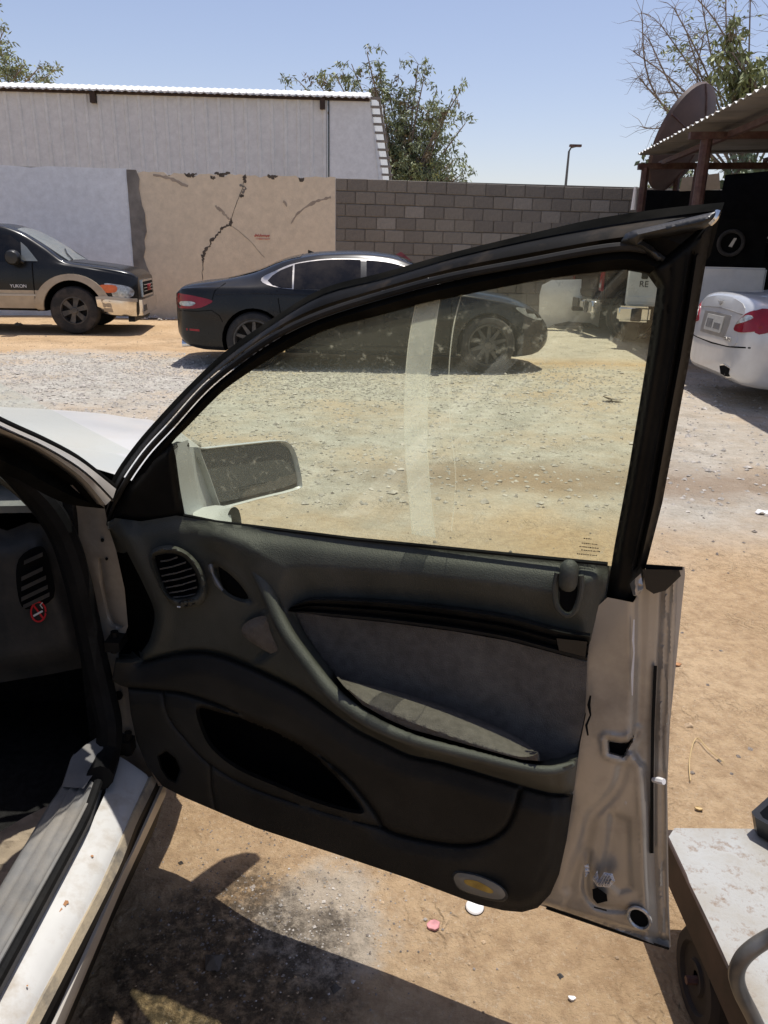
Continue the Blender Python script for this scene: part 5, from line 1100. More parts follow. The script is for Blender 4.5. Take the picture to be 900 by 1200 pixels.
def Wt(P):
    P = np.asarray(P, float); x, y = P[:, 0], P[:, 1]
    h = np.full(len(P), .008)
    h += .018 * sm(0, 52, sdp(P, U_)) ** .8                                     # rolled top
    dg_, sg_ = seg_dist(P, RIDGE); h += .013 * np.exp(-(dg_ / np.where(x < np.interp(y, [p[1] for p in RIDGE], [p[0] for p in RIDGE]), 11, 22)) ** 2)
    ds, sd_ = seg_dist(P, SEAM); below = sd_ > 0
    da = sdp(P, A_); drt, _ = seg_dist(P, RT)
    sc = sm(318, 440, x); tt = drt / (drt + ds + 1e-6)
    arm = (.03 + .085 * sc) * (1 - .38 * tt ** 1.3)
    h = np.where(da > -6, np.maximum(h, h + (arm - h + .0) * sm(-4, 9, da)), h)
    h -= .014 * sm(0, 8, sdp(P, I_))
    lower = (y > np.interp(x, [p[0] for p in SEAM[::-1]], [p[1] for p in SEAM[::-1]]))
    wl = sm(-1.5, 4, np.where(lower, ds, -ds)) * sm(3, -1, da); h = h * (1 - wl) + (.018 + .016 * sm(0, 30, ds)) * wl
    h -= .012 * np.exp(-(ds / 3.0) ** 2)
    dp, sp_ = seg_dist(P, PTOP); h -= .010 * np.exp(-(dp / 2.4) ** 2)
    low2 = (y > np.interp(x, [p[0] for p in PTOP[:-8]], [p[1] for p in PTOP[:-8]])) & (x < 600)
    h += np.where(low2, .010 * sm(0, 22, dp) * sm(596, 540, x), 0)
    h -= .006 * np.exp(-(seg_dist(P, PLEFT)[0] / 1.8) ** 2) + .006 * np.exp(-(seg_dist(P, PSPLIT)[0] / 1.5) ** 2)
    h -= .075 * sm(0, 9, sdp(P, POCK))
    h -= .05 * sm(-1, 3, sdp(P, HOLE))
    dl, sl = seg_dist(P, LEFTC); leftside = (x < np.interp(y, [p[1] for p in LEFTC], [p[0] for p in LEFTC])) & (y > 622) & (y < 772)
    h -= np.where(leftside, .06 * sm(1, 19, dl), 0); h += .008 * np.exp(-(dl / 11) ** 2) * sm(780, 765, y)
    h -= .022 * sm(0, 9, sdp(P, BOWL)); h -= .02 * sm(0, 4, sdp(P, VIN))
    h -= .016 * sm(0, 7, sdp(P, LOCK))
    db, _ = seg_dist(P, belt); h -= .016 * np.exp(-(db / 12) ** 2)
    dr, _ = seg_dist(P, TRIM[11:24]); h -= .016 * np.exp(-(dr / 10) ** 2)
    h -= .010 * np.exp(-(seg_dist(P, [(650, 905), (655, 950), (648, 1000), (630, 1035)])[0] / 4) ** 2) * .4
    return h
cl_ = lambda P: list(P) + [P[0]]
patch('trim_panel', TRIM, D, Wt, MT['trim'], DOOR, 3.4, .03, True, 75, lines=[(SEAM, (0, 2.2, 4.6)), (PTOP, (0, 2, 4)), (cl_(POCK), (.5, 4, 8)), (RT, (0, 4, 8)), (PLEFT, (0, 1.8)), (PSPLIT, (0, 1.6)), (cl_(HOLE), (0, 2)), (cl_(BOWL), (0, 4)), (LEFTC, (0, 4, 8, 12, 16)), ([(650, 905), (655, 950), (648, 1000), (630, 1035)], (0, 4)), (RIDGE, (0, 7, 14)), (cl_(VOUT), (0, 3)), (cl_(VIN), (0, 3))], mats=[MT['trim'], MT['trim_shaded'], MT['recess_black']], matfn=Mt)
# outline of the lower half, same plastic with shade put into its colour
LOW = SEAM[::-1][10:] + [(672, 930), (664, 985), (655, 1025), (645, 1048), (630, 1064), (612, 1069), (590, 1067), (560, 1060), (480, 1030), (400, 1003), (300, 970), (250, 949), (215, 934), (190, 921), (172, 897), (160, 868), (153, 836), (152, 806), (168, 790), (200, 773)]
# fabric insert, padded armrest top
INS = [(345, 716)] + [(380, 722), (457, 730), (533, 740), (595, 751), (648, 765), (688, 776)] + [(686, 835), (676, 882), (644, 893), (610, 890), (552, 874), (480, 854), (453, 842), (425, 826), (402, 803), (380, 775), (357, 741)]
PAD_T = crom([(392, 793), (397, 794), (457, 808), (526, 829), (579, 850), (610, 866), (632, 882)], 4); PAD_B = crom([(392, 793), (411, 810), (437, 828), (495, 851), (552, 871), (610, 887), (632, 882)], 4)
def Wi(P):
    d1, _ = seg_dist(P, PAD_T); d2, _ = seg_dist(P, PAD_B); pad = sdp(P, PAD_T + PAD_B[::-1])
    f = d1 / (d1 + d2 + 1e-6); h = .002 + np.where(pad > 0, .112 * f ** .42, 0)
    low = (pad <= 0) & (d2 < d1) & (P[:, 1] > np.interp(P[:, 0], [p[0] for p in PAD_B], [p[1] for p in PAD_B]))
    h = np.where(low & (P[:, 0] < 632), .112, h); h += .006 * np.exp(-((P[:, 1] - 790) / 60) ** 2)
    return h + .0012 * np.sin(P[:, 0] * .9) * sm(600, 615, P[:, 0]) * (pad > 0)
patch('fabric_insert', INS, D, Wi, MT['fabric'], DOOR, 3.4, .01, True, 80, lines=[(PAD_B, (0, 2)), (PAD_T, (0, 2.5, 6))])
patch('fabric_insert', crom([(283, 738), (292, 727), (313, 722), (322, 742), (340, 770), (356, 790), (327, 772), (292, 751)], 3, True), D, lambda P: .019 + .006 * sm(0, 8, sdp(P, [(283, 738), (292, 727), (313, 722), (322, 742), (340, 770), (356, 790), (327, 772), (292, 751)])), MT['fabric'], DOOR, 4, .006)
# pull handle: a round bar sweeping from the top roll into the armrest rim
hc = crom([(300, 668, .012), (312, 690, .026), (326, 722, .044), (340, 748, .062), (366, 783, .084), (390, 812, .108), (416, 834, .120), (448, 853, .124), (490, 869, .122), (552, 885, .119), (610, 899, .116), (645, 903, .11), (672, 896, .09)], 5)
hr = [float(np.interp(p[0], [300, 312, 326, 366, 416, 490, 610, 660, 672], [.010, .0125, .013, .0125, .0115, .009, .0075, .007, .005])) for p in hc]
MB().tube([D(*p) for p in hc], hr, 12).build('pull_handle', MT['trim'], DOOR)
# black speed strip
sb = crom([(338, 717), (380, 721), (457, 729), (533, 739), (595, 750), (648, 764), (688, 775)], 4); stp = strip_top[::-1]
n = 40; T1, T3 = resample(stp, n), resample(sb, n); wv = [(0, .018), (.12, .03), (.3, .022), (.42, .012), (.5, .026), (.62, .018), (.75, .010), (.88, .024), (1, .008)]
MB().loft([[D(a[0] + (b[0] - a[0]) * f, a[1] + (b[1] - a[1]) * f, h) for a, b in zip(T1, T3)] for f, h in wv]).build('trim_strip', MT['black'], DOOR)
mb = MB(); mb.prism([(652, 748), (688, 752), (686, 770), (655, 762)], D, .0, .03); mb.build('strip_end_block', MT['black'], DOOR, False)
# air vent
def Wv(P):
    a, b = sdp(P, VOUT), -sdp(P, VIN) + .6; t = a / (a + b + 1e-6); return np.where(b > 0, .022 + .016 * np.sin(np.pi * np.clip(t, 0, 1)) , .006)
patch('vent_bezel', VOUT, D, Wv, MT['trim'], DOOR, 2.8, .012, True, 80, lines=[(cl_(VIN), (0, 2.5))])
patch('vent_back', VIN, D, .009, MT['matte_black'], DOOR, 6, .002)
for a, b in (((188, 658), (208, 653)), ((187, 667), (218, 659)), ((189, 675), (225, 666)), ((190, 682), (229, 673)), ((194, 689), (230, 680)), ((198, 695), (231, 688)), ((203, 700), (229, 696))):
    mb = MB(); m_ = ((a[0] + b[0]) / 2, (a[1] + b[1]) / 2 + 1)
    mb.loft([[D(p[0], p[1] - 1.1, .016) for p in (a, m_, b)], [D(p[0], p[1] - .7, .027) for p in (a, m_, b)], [D(p[0], p[1] + .6, .027) for p in (a, m_, b)], [D(p[0], p[1] + 1.0, .016) for p in (a, m_, b)]]); mb.build('slat', MT['vent_slat'], DOOR)
patch('thumb_wheel', crom([(209, 706), (218, 702), (229, 703), (228, 708), (216, 711)], 3, True), D, lambda P: .036 + .002 * np.sin(P[:, 0] * 2.2), MT['black'], DOOR, 2, .006)
MB().tube([D(208, 711, .037), D(211, 711.5, .037)], .0015, 5).build('thumb_wheel_mark', MT['white_print'], DOOR)
# inside release lever in its bowl
MB().tube([D(*p) for p in crom([(246, 661, .018), (249, 672, .02), (255, 684, .022), (261, 692, .022)], 4)], [.004 + .001 * math.sin(i) for i in range(13)], 8).build('release_lever', MT['vent_slat'], DOOR)
patch('release_paddle', crom([(256, 664), (266, 670), (282, 686), (291, 701), (276, 699), (262, 688)], 3, True), D, lambda P: .0 + .006 * sm(0, 6, sdp(P, [(256, 664), (266, 670), (282, 686), (291, 701), (276, 699), (262, 688)])), MT['recess_black'], DOOR, 3, .004)
# lock knob in its slot
MB().tube([D(*p) for p in crom([(653, 671, .034), (650, 690, .036), (653, 711, .036), (664, 721, .036), (674, 715, .036), (681, 693, .036), (681, 674, .034)], 4)], .0042, 8).build('lock_surround', MT['trim'], DOOR)
MB().tube([D(*p) for p in crom([(667, 659, .03), (667, 668, .04), (666, 680, .041), (665, 687, .035)], 4)], [.006, .010, .0125, .0135, .0135, .0135, .0135, .0135, .0135, .0135, .013, .012, .008], 12).build('lock_knob', MT['trim'], DOOR)
patch('lock_slot', crom([(655, 686), (676, 686), (673, 708), (665, 716), (657, 708)], 3, True), D, .010, MT['matte_black'], DOOR, 5, .003)
# courtesy lamp low on the door
LMP = crom([(529, 1030), (530, 1023), (538, 1020), (564, 1026), (587, 1038), (595, 1048), (594, 1054), (586, 1057), (564, 1053), (537, 1043)], 3, True)
patch('courtesy_lamp_bezel', LMP, D, lambda P: .043 + .004 * sm(0, 3, sdp(P, LMP)), MT['trim_dark'], DOOR, 4, .01)
LM2 = [((p[0] - 562) * .9 + 562, (p[1] - 1039) * .84 + 1039) for p in LMP]
def lensmat():
    m, t_, b = nodes('frosted courtesy lens'); b.inputs['Base Color'].default_value = (.2, .19, .16, 1); b.inputs['Roughness'].default_value = .25; return m
patch('courtesy_lamp_lens', LM2, D, lambda P: .048 + .003 * sm(0, 6, sdp(P, LM2)), lensmat(), DOOR, 3, .004)
patch('courtesy_lamp_bulb', crom([(545, 1031), (560, 1033), (577, 1043), (575, 1047), (560, 1042), (546, 1036)], 3, True), D, .0515, MT['amber_fog'], DOOR, 3, .002)

# steel inner panel and shut face at the trailing edge
PAN = [(712, 700), (742, 706), (752, 690), (757, 666), (800, 664), (802, 672), (799, 700), (791, 780), (784, 850), (780, 920), (781, 1000), (782, 1060), (785, 1108), (778, 1111), (740, 1096), (690, 1078), (640, 1061), (600, 1050), (640, 960), (655, 870), (670, 770), (690, 720)]
RID = [(774, 664), (772, 700), (768, 780), (765, 850), (764, 920), (764, 1000), (767, 1060), (770, 1110)]
FAC = [(744, 664), (742, 715), (742, 780), (740, 830), (737, 880), (750, 900), (754, 960), (756, 1000), (758, 1060), (760, 1110)]
CON = crom([(735, 880), (726, 918), (712, 938), (694, 957), (687, 985), (678, 1010), (668, 1040)], 4); TRAP = [(712, 945), (742, 957), (746, 1046), (725, 1052), (700, 1030), (706, 990)]
LATCH = [(711, 866), (727, 869), (736, 868), (746, 857), (738, 876), (731, 888), (713, 883)]
def Wp(P):
    x, y = P[:, 0], P[:, 1]; t = x - np.interp(y, [p[1] for p in RID], [p[0] for p in RID]); u = x - np.interp(y, [p[1] for p in FAC], [p[0] for p in FAC])
    h = .0 - .022 * sm(-3, 9, u) - .012 * sm(-10, 2, t) + .007 * np.exp(-((t + 1) / 3) ** 2) + .006 * np.exp(-((t - 8) / 2.5) ** 2) + .006 * np.exp(-((t - 17) / 3) ** 2) - .012 * sm(14, 26, t)
    dc, sc = seg_dist(P, CON); h -= .008 * np.exp(-(dc / 8) ** 2) + .006 * sm(0, 20, np.where(sc < 0, dc, 0)) * sm(868, 892, y) * sm(2, -10, u)
    h -= .006 * sm(0, 10, sdp(P, TRAP)); h -= .006 * sm(6, 0, seg_dist(P, crom([(690, 1000), (686, 1040), (700, 1062), (735, 1066)], 3))[0])
    h -= .014 * np.exp(-((y - np.interp(x, [600, 785], [1052, 1106])) / 5) ** 2)
    rim_, _ = seg_dist(P, LATCH + [LATCH[0]]); h += .004 * np.exp(-((rim_ - 5) / 3) ** 2); h -= .035 * sm(0, 3, sdp(P, LATCH))
    h += .0012 * np.sin(x * .08) * np.sin(y * .045)
    return h - .004
patch('inner_panel', PAN, D, Wp, MT['panel_paint'], DOOR, 3.0, .012, True, 70, lines=[(RID, (0, 3, 6)), (FAC, (0, 4)), (CON, (0, 4)), (LATCH + [LATCH[0]], (0, 2.5, 5)), (TRAP + [TRAP[0]], (0, 4))])
patch('belt_end_cap', [(753, 667), (796, 668), (798, 675), (780, 692), (766, 696), (757, 690)], D, .001, MT['black'], DOOR, 4, .01)
patch('latch_hole', LATCH, D, -.03, MT['matte_black'], DOOR, 5, .003)
patch('drain_slot', [(694, 1042), (700, 1040), (711, 1048), (712, 1056), (700, 1059), (695, 1053)], D, .004, MT['matte_black'], DOOR, 5, .006)
patch('stamped_mark', [(696, 1062), (711, 1066), (711, 1068), (696, 1064)], D, .003, MT['frame_dusty'], DOOR, 5, .002)
plg = [(749 + 13 * math.cos(a), 1076 + 11.5 * math.sin(a) + 4.5 * math.cos(a)) for a in np.linspace(0, 6.28, 25)[:-1]]
patch('plug_hole', plg, D, -.006, MT['matte_black'], DOOR, 5, .004)
MB().tube([D(p[0], p[1], -.004) for p in plg] + [D(plg[0][0], plg[0][1], -.004)], .0032, 6).build('plug_rim', MT['clear_lens'], DOOR)
foil = [(694, 1030), (700, 1020), (702, 1031), (708, 1022), (718, 1024), (721, 1033), (714, 1040), (700, 1039)]
patch('foil_patch', foil, D, lambda P: .006 + .008 * np.abs(np.sin(P[:, 0] * .9 + P[:, 1] * .5)) * sm(0, 3, sdp(P, foil)), MT['foil'], DOOR, 1.6, .004, False)
patch('foil_patch', [(685, 1014), (690, 1012), (691, 1022), (686, 1028)], D, lambda P: .006 + .004 * np.abs(np.sin(P[:, 1] * 1.3)), MT['foil'], DOOR, 1.6, .003, False)
for a in ((735, 918), (733, 941)): patch('rivet_dimple', [(a[0] + 3.5 * math.cos(q_), a[1] + 3 * math.sin(q_)) for q_ in np.linspace(0, 6.28, 12)[:-1]], D, lambda P, a=a: -.012 + .004 * sm(0, 3, sdp(P, [(a[0] + 3.5 * math.cos(q_), a[1] + 3 * math.sin(q_)) for q_ in np.linspace(0, 6.28, 12)[:-1]])), MT['paint'], DOOR, 2, .004)
patch('chipped_sealant', ribbon([(743, 726), (742, 750), (743, 765), (741, 790), (741, 815)], [1.5, 2.6, 1.6, 3, 1]), D, .002, MT['white_plastic'], DOOR, 4, .003)
patch('torn_tape', ribbon([(692, 815), (690, 826), (692, 838), (687, 850), (689, 862)], [2, 4, 2, 3, 2]), D, .02, MT['matte_black'], DOOR, 3, .003)
MB().tube([D(766, 914, -.02), D(773, 915, -.008), D(778, 916, -.004)], [.004, .006, .005], 8).build('door_bumper_stop', MT['white_plastic'], DOOR)
patch('shut_seal', ribbon(RID[2:6], 4), D, -.022, MT['rubber'], DOOR, 6, .006)
patch('glass_guide_bracket', [(738, 684), (751, 672), (754, 690), (748, 699), (742, 698)], D, lambda P: .012 + .006 * np.sin(P[:, 0] * .5), MT['rim'], DOOR, 4, .004)
# outer skin, seen at the shut edge and from the far side
SK = [(140, 640), (207, 606), (330, 624), (560, 649), (757, 667), (802, 664), (803, 672), (800, 700), (792, 780), (785, 850), (782, 920), (783, 1000), (784, 1060), (786, 1110), (778, 1112), (690, 1080), (600, 1050), (480, 1028), (400, 1001), (300, 968), (215, 930), (185, 912), (165, 870), (152, 800)]
patch('outer_skin', SK, D, lambda P: -.045 - .05 * sm(330, 200, P[:, 0]) - .02 * sm(50, 230, sdp(P, SK)) * sm(150, 330, P[:, 0]), MT['paint'], DOOR, 14, .006)
mb = MB(); mb.prism([(756, 661), (800, 664), (800, 668), (757, 672)], D, -.06, -.01); mb.build('belt_seal_end', MT['rubber'], DOOR, False)
patch('bottom_hem', ribbon([(640, 1064), (690, 1081), (740, 1098), (784, 1112)], 3), D, -.03, MT['rubber'], DOOR, 6, .02)

# window frame: blade seal, dusty outer band, bead, inner channel
C0 = crom([(122, 616), (121, 598), (131, 562), (157, 523), (188, 487), (224, 449), (265, 411), (318, 374), (378, 338), (450, 319), (530, 296), (620, 274), (700, 256), (780, 244), (849, 237)], 4)
C1 = crom([(124, 617), (124, 600), (135, 565), (161, 526), (192, 490), (228, 453), (269, 416), (321, 379), (380, 344), (451, 326), (531, 302), (621, 281), (701, 266), (780, 254), (846, 246)], 4)
C3 = crom([(126, 616), (129, 603), (143, 572), (170, 532), (202, 497), (240, 455), (279, 423), (325, 392), (377, 368), (450, 345), (530, 324), (620, 307), (690, 294), (733, 289), (760, 293), (778, 304)], 4)
def shift(line, d):
    A = np.array(line); T = np.gradient(A, axis=0); T /= np.linalg.norm(T, axis=1)[:, None]; return [tuple(p) for p in A + np.c_[T[:, 1], -T[:, 0]] * d]
C2, C4 = shift(C3, 5), shift(C3, -5)
C5 = crom([(150, 612), (165, 590), (185, 552), (200, 521), (220, 500), (247, 472), (272, 450), (320, 419), (377, 389), (440, 371), (520, 351), (620, 331), (690, 321), (737, 317), (760, 322)], 4)
n = 90; c0, c1, c2, c4, c5 = [resample(c, n) for c in (C0, C1, C2, C4, C5)]
def gl_(c, o): return [G(p[0], p[1], o) for p in c]
MB().loft([gl_(c0, -.05), gl_(c0, -.047), gl_(c1, -.03), gl_(c1, -.034)]).build('blade_seal', MT['seal_matte'], DOOR)
MB().loft([gl_(c1, -.036), gl_([(a[0] * .6 + b[0] * .4, a[1] * .6 + b[1] * .4) for a, b in zip(c1, c2)], -.012), gl_([(a[0] * .25 + b[0] * .75, a[1] * .25 + b[1] * .75) for a, b in zip(c1, c2)], -.004), gl_(c2, -.012)]).build('frame_band', MT['band_paint'], DOOR)
mid = resample(C3, n)
MB().tube(gl_(mid, .0), [.0052 if 3 < i < n - 3 else .003 for i in range(n)], 8).build('frame_bead', MT['bead'], DOOR)
MB().loft([gl_(c4, -.008), gl_([(a[0] * .6 + b[0] * .4, a[1] * .6 + b[1] * .4) for a, b in zip(c4, c5)], .004), gl_([(a[0] * .15 + b[0] * .85, a[1] * .15 + b[1] * .85) for a, b in zip(c4, c5)], -.004), gl_(c5, -.03)]).build('glass_channel', MT['seal_matte'], DOOR)
patch('frame_corner', [(700, 290), (727, 278), (742, 270), (790, 258), (846, 246), (832, 300), (795, 345), (770, 338), (758, 321), (737, 316), (700, 318)], G, -.02, MT['frame_black'], DOOR, 8, .02)
# rear upright
PL = [(735, 317), (758, 321), (770, 337), (762, 395), (750, 470), (735, 560), (720, 640), (710, 704), (712, 714)]; PR = [(778, 300), (842, 248), (836, 262), (829, 297), (808, 420), (793, 500), (776, 590), (757, 664), (740, 714)]
post = PL + PR[::-1]
RDG = [(812, 300), (803, 360), (793, 420), (778, 500), (762, 590), (745, 664)]
def Wo(P):
    d, _ = seg_dist(P, RDG); e = sdp(P, post); d2, _ = seg_dist(P, [(786, 310), (779, 400), (765, 480), (750, 560), (733, 650)])
    return -.018 + .016 * sm(0, 12, e) - .008 * np.exp(-(d / 2.2) ** 2) + .003 * np.exp(-((d - 4) / 2) ** 2) - .003 * np.exp(-(d2 / 2) ** 2)
patch('frame_upright', post, G, Wo, MT['frame_black'], DOOR, 3.6, .035, True, 70, lines=[(RDG, (0, 2.2, 4.5))])
CAP = [(727, 284), (733, 274), (742, 270), (790, 259), (842, 247), (835, 262), (826, 268), (780, 277), (752, 281), (766, 290), (778, 304), (770, 306), (752, 294)]
patch('corner_cap', CAP, G, lambda P: .002 + .009 * sm(0, 7, sdp(P, CAP)), MT['black'], DOOR, 2.8, .012, True, 70, lines=[(CAP + [CAP[0]], (3, 6))])
MB().tube([G(*p) for p in crom([(842, 247, .0), (838, 256, .004), (832, 262, .004)], 3)], .0032, 6).build('cap_edge', MT['chrome'], DOOR)
# sail panel in the front corner
SAIL = [(128, 618), (134, 600), (150, 570), (176, 536), (202, 519), (206, 535), (211, 572), (217, 605), (190, 612), (160, 613), (138, 608)]
patch('sail_panel', SAIL, G, lambda P: -.004 + .01 * sm(0, 8, sdp(P, SAIL)) - .004 * np.exp(-(seg_dist(P, crom([(140, 600), (150, 572), (170, 545)], 3))[0] / 2) ** 2), MT['frame_black'], DOOR, 4, .02, True, 70)
# door glass, with a soft reflection painted on as pale streaks
GL = [(204, 540), (200, 518), (220, 498), (247, 470), (272, 448), (320, 417), (377, 387), (440, 369), (520, 349), (620, 329), (690, 319), (740, 315), (762, 320), (774, 338), (766, 395), (754, 470), (739, 560), (724, 640), (716, 668), (560, 650), (410, 636), (253, 616), (216, 606)]
patch('door_glass', GL, G, -.02, MT['glass'], DOOR, 40, .004)
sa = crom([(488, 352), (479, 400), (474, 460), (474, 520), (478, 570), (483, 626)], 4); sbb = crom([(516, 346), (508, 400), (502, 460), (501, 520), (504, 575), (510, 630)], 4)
patch('reflection_streak', sa + sbb[::-1], G, -.0185, MT['streak'], DOOR, 12, .0006)
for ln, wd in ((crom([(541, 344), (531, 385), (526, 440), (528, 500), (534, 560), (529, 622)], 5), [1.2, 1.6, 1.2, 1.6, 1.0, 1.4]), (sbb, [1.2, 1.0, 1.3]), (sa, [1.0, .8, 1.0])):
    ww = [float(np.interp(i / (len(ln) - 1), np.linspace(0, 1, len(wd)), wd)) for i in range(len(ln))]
    patch('reflection_line', ribbon(ln, ww), G, -.0178, MT['streak_line'], DOOR, 8, .0004)
# etched glass mark: rows of tiny unreadable strokes
for r_, (x0, x1, y) in enumerate([(684, 692, 631), (682, 700, 636.5), (679, 702, 640.5), (681, 702, 644.5), (676, 698, 649)]):
    x = x0
    mb = MB()
    while x < x1:
        l_ = rng.uniform(.8, 2.2); yy = y + (x - x0) * .1; mb.prism([(x, yy - .7), (x + l_, yy - .6), (x + l_, yy + .6), (x, yy + .5)], G, -.0165, -.016); x += l_ + rng.uniform(.5, .9)
    mb.build('etched_mark', MT['frame_dusty'], DOOR, False)
MB().tube([G(p[0], p[1], .002) for p in [(216, 604), (253, 611.5), (330, 621), (410, 631), (490, 639), (560, 646), (640, 654), (712, 661)]], .0035, 6).build('belt_seal', MT['rubber'], DOOR)
# door mirror on the outside
MN = Vector((.80, -.56, .19)).normalized(); MP = D(292, 556, -.215)
def MRR(px, py, o): return plane_pt(px, py, MP, MN) + MN * o
RIM = crom([(232, 527), (240, 525), (285, 520), (327, 516), (340, 520), (347, 532), (351, 548), (354, 566), (349, 574), (300, 586), (262, 596), (256, 594), (244, 560)], 3, True)
FACE = crom([(235, 531), (280, 524), (322, 519), (334, 522), (342, 533), (349, 557), (346, 567), (300, 580), (262, 588), (256, 586), (244, 556)], 3, True)
cx, cy = np.mean([p[0] for p in RIM]), np.mean([p[1] for p in RIM]); mb = MB()
def scl(P, k): return [(cx + (p[0] - cx) * k, cy + (p[1] - cy) * k) for p in P]
rows = [[MRR(*p, -.006) for p in scl(RIM, .93)], [MRR(*p, .0) for p in scl(RIM, .95)], [MRR(*p, .003) for p in scl(RIM, .98)], [MRR(*p, .0) for p in RIM], [MRR(*p, -.02) for p in scl(RIM, 1.02)], [MRR(*p, -.04) for p in scl(RIM, .95)], [MRR(*p, -.058) for p in scl(RIM, .75)], [MRR(*p, -.066) for p in scl(RIM, .35)]]
mb.loft(rows, True); k = len(RIM); mb.f.append(tuple(range(7 * k, 8 * k))); mb.build('mirror_housing', MT['mirror_paint'], DOOR, True, 60)
patch('mirror_glass', FACE, MRR, -.004, MT['mirror'], DOOR, 8, .003, False)
mb = MB()   # safety wording, unreadably small: two rows of script-like strokes
for y0, x0, x1 in ((571.5, 281, 311), (575.5, 276, 311)):
    x = x0
    while x < x1:
        l_ = rng.uniform(1.2, 3); yy = y0 - (x - x0) * .2 + rng.uniform(-.5, .5); mb.prism([(x, yy - .5), (x + l_, yy - .9), (x + l_, yy), (x, yy + .4)], MRR, -.0006, -.0002); x += l_ + rng.uniform(.3, 1.1)
mb.build('mirror_wording', MT['trim_dark'], DOOR, False)
la = [(201, 522, -.03), (205, 540, -.03), (210, 572, -.03), (216, 605, -.03)]
A_l = [D(*p) for p in resample(la, 8)]; B_l = [MRR(p[0], p[1], -.012) for p in resample([(233, 524), (240, 545), (248, 570), (258, 598)], 8)]
MB().loft([[a + DN * -.05 for a in A_l], A_l, [a.lerp(b, .35) + DN * .008 for a, b in zip(A_l, B_l)], [a.lerp(b, .75) + DN * .01 for a, b in zip(A_l, B_l)], B_l, [b - MN * .05 for b in B_l]]).build('mirror_arm', MT['mirror_paint'], DOOR)
MB().loft([[D(a, b, -.035) for a, b in ((226, 608), (250, 614), (272, 617))], [D(a, b, -.06) for a, b in ((226, 600), (250, 598), (270, 595))], [D(a, b, -.09) for a, b in ((228, 596), (252, 592), (278, 594))]]).build('mirror_foot', MT['mirror_paint'], DOOR)
patch('mirror_foot_opening', crom([(266, 614), (268, 600), (274, 594), (280, 598), (283, 612), (281, 617)], 3, True), lambda a, b, o: D(a, b, -.05 + o), 0, MT['frame_dusty'], DOOR, 4, .012)
MB().tube([D(200, 525, -.02), D(208, 521, -.06), D(220, 522, -.08)], .006, 6).build('mirror_gasket', MT['rubber'], DOOR)

# ------------------------------------------------------------------ trolley and what lies round it
t = thing('platform_trolley', 'low steel platform trolley with worn pale deck at the lower right corner', 'trolley', (.95, .9, 0))
DZ = .25; dk = [(.601, .415), (1.462, .415), (1.462, 1.32), (.95, 1.324), (.625, 1.318), (.602, 1.29)]
patch('deck', dk, lambda x, y, o: Vector((x, y, DZ + o)), lambda P: .002 * np.sin(P[:, 0] * 23) * np.sin(P[:, 1] * 19), MT['deck'], t, .03, .008)
mb = MB(); mb.box((.607, .86, .203), (.012, .9, .078)); mb.box((1.03, 1.315, .203), (.85, .012, .078)); mb.box((1.455, .86, .203), (.012, .9, .078)); mb.box((1.03, .415, .203), (.85, .012, .078)); mb.build('frame_rail', MT['cart_side'], t, False)
MB().tube([Vector((.602, y, .246)) for y in np.linspace(.42, 1.31, 12)], .004, 6).build('rail_edge', MT['cart_side'], t)
for x, y in ((.632, 1.10), (1.40, 1.10), (.632, .56), (1.40, .56)):
    q = Matrix.Translation((x, y, .092)) @ Matrix.Rotation(R(90), 4, 'Y') @ Matrix.Rotation(R(0), 4, 'X')
    h = thing('caster', None, None, world=False); h.parent = t; h.matrix_parent_inverse = Matrix.Translation(-ROOTLOC[t.name])
    MB().lathe([(.012, -.02), (.03, -.024), (.034, -.018), (.06, -.018), (.064, -.026), (.082, -.026), (.092, -.014), (.092, .014), (.082, .026), (.03, .022), (.012, .02)], q, 24).build('tyre', MT['caster_rubber'], h)
    mb = MB(); mb.box((x + .032, y, .13), (.006, .06, .1)); mb.box((x + .04, y, .16), (.07, .07, .008)); mb.tube([Vector((x - .038, y, .085)), Vector((x + .038, y, .085))], .008, 6); mb.build('fork', MT['dark_steel'], h, False)
t = thing('plastic_tray', 'black plastic tray lying on the far right of the trolley deck', 'tray', (.98, 1.27, .25))
_c = atz(875, 966, .275); q = Matrix.Translation((_c.x + .2, _c.y - .067, .256)) @ Matrix.Rotation(R(-50), 4, 'Z')
def rr(w_, d_, z): return [q @ Vector((a * w_, b * d_, z)) for a, b in ((-1, -.9), (-.93, -1), (.93, -1), (1, -.9), (1, .9), (.93, 1), (-.93, 1), (-1, .9))]
mb = MB(); mb.loft([rr(.17, .1, 0), rr(.18, .11, .045), rr(.168, .098, .045), rr(.16, .09, .012)], True); n = len(mb.v); mb.f.append(tuple(range(n - 8, n))); mb.f.append(tuple(range(8))[::-1]); mb.build('tray_shell', MT['black'], t, False)
for i in range(9):
    v, f = [], []; pebble(v, f, 0, 0, .02, 0); p = q @ Vector((-.13 + .035 * i, rng.uniform(-.05, .05), .03)); mesh('part_in_tray', [Vector(a) * .9 + p for a in v], f, MT['frame_dusty'], t, False)
t = thing('bent_tube', 'bent grey steel tube standing in front of the trolley at the corner', 'tube', aty(893, 1215, .78) * 1)
pts = [aty(1100, 1020, .74), aty(960, 1070, .76), aty(905, 1097, .78), aty(881, 1112, .78), aty(868, 1126, .78), aty(863, 1143, .78), aty(868, 1163, .78), aty(880, 1187, .78), aty(897, 1222, .78)]
pp = [Vector(p) for p in crom(pts, 5)]; e = pp[-1]; dn = (pp[-1] - pp[-2]).normalized(); k_ = (e.z - .005) / max(.05, -dn.z); pp += [e + dn * k_ * .5, e + dn * k_]
s0 = pp[0]; pp = [Vector((s0.x + .02, s0.y, .258)), Vector((s0.x + .02, s0.y, s0.z - .04))] + pp
MB().tube(pp, .0105, 12).build('tube', MT['steel_tube'], t)

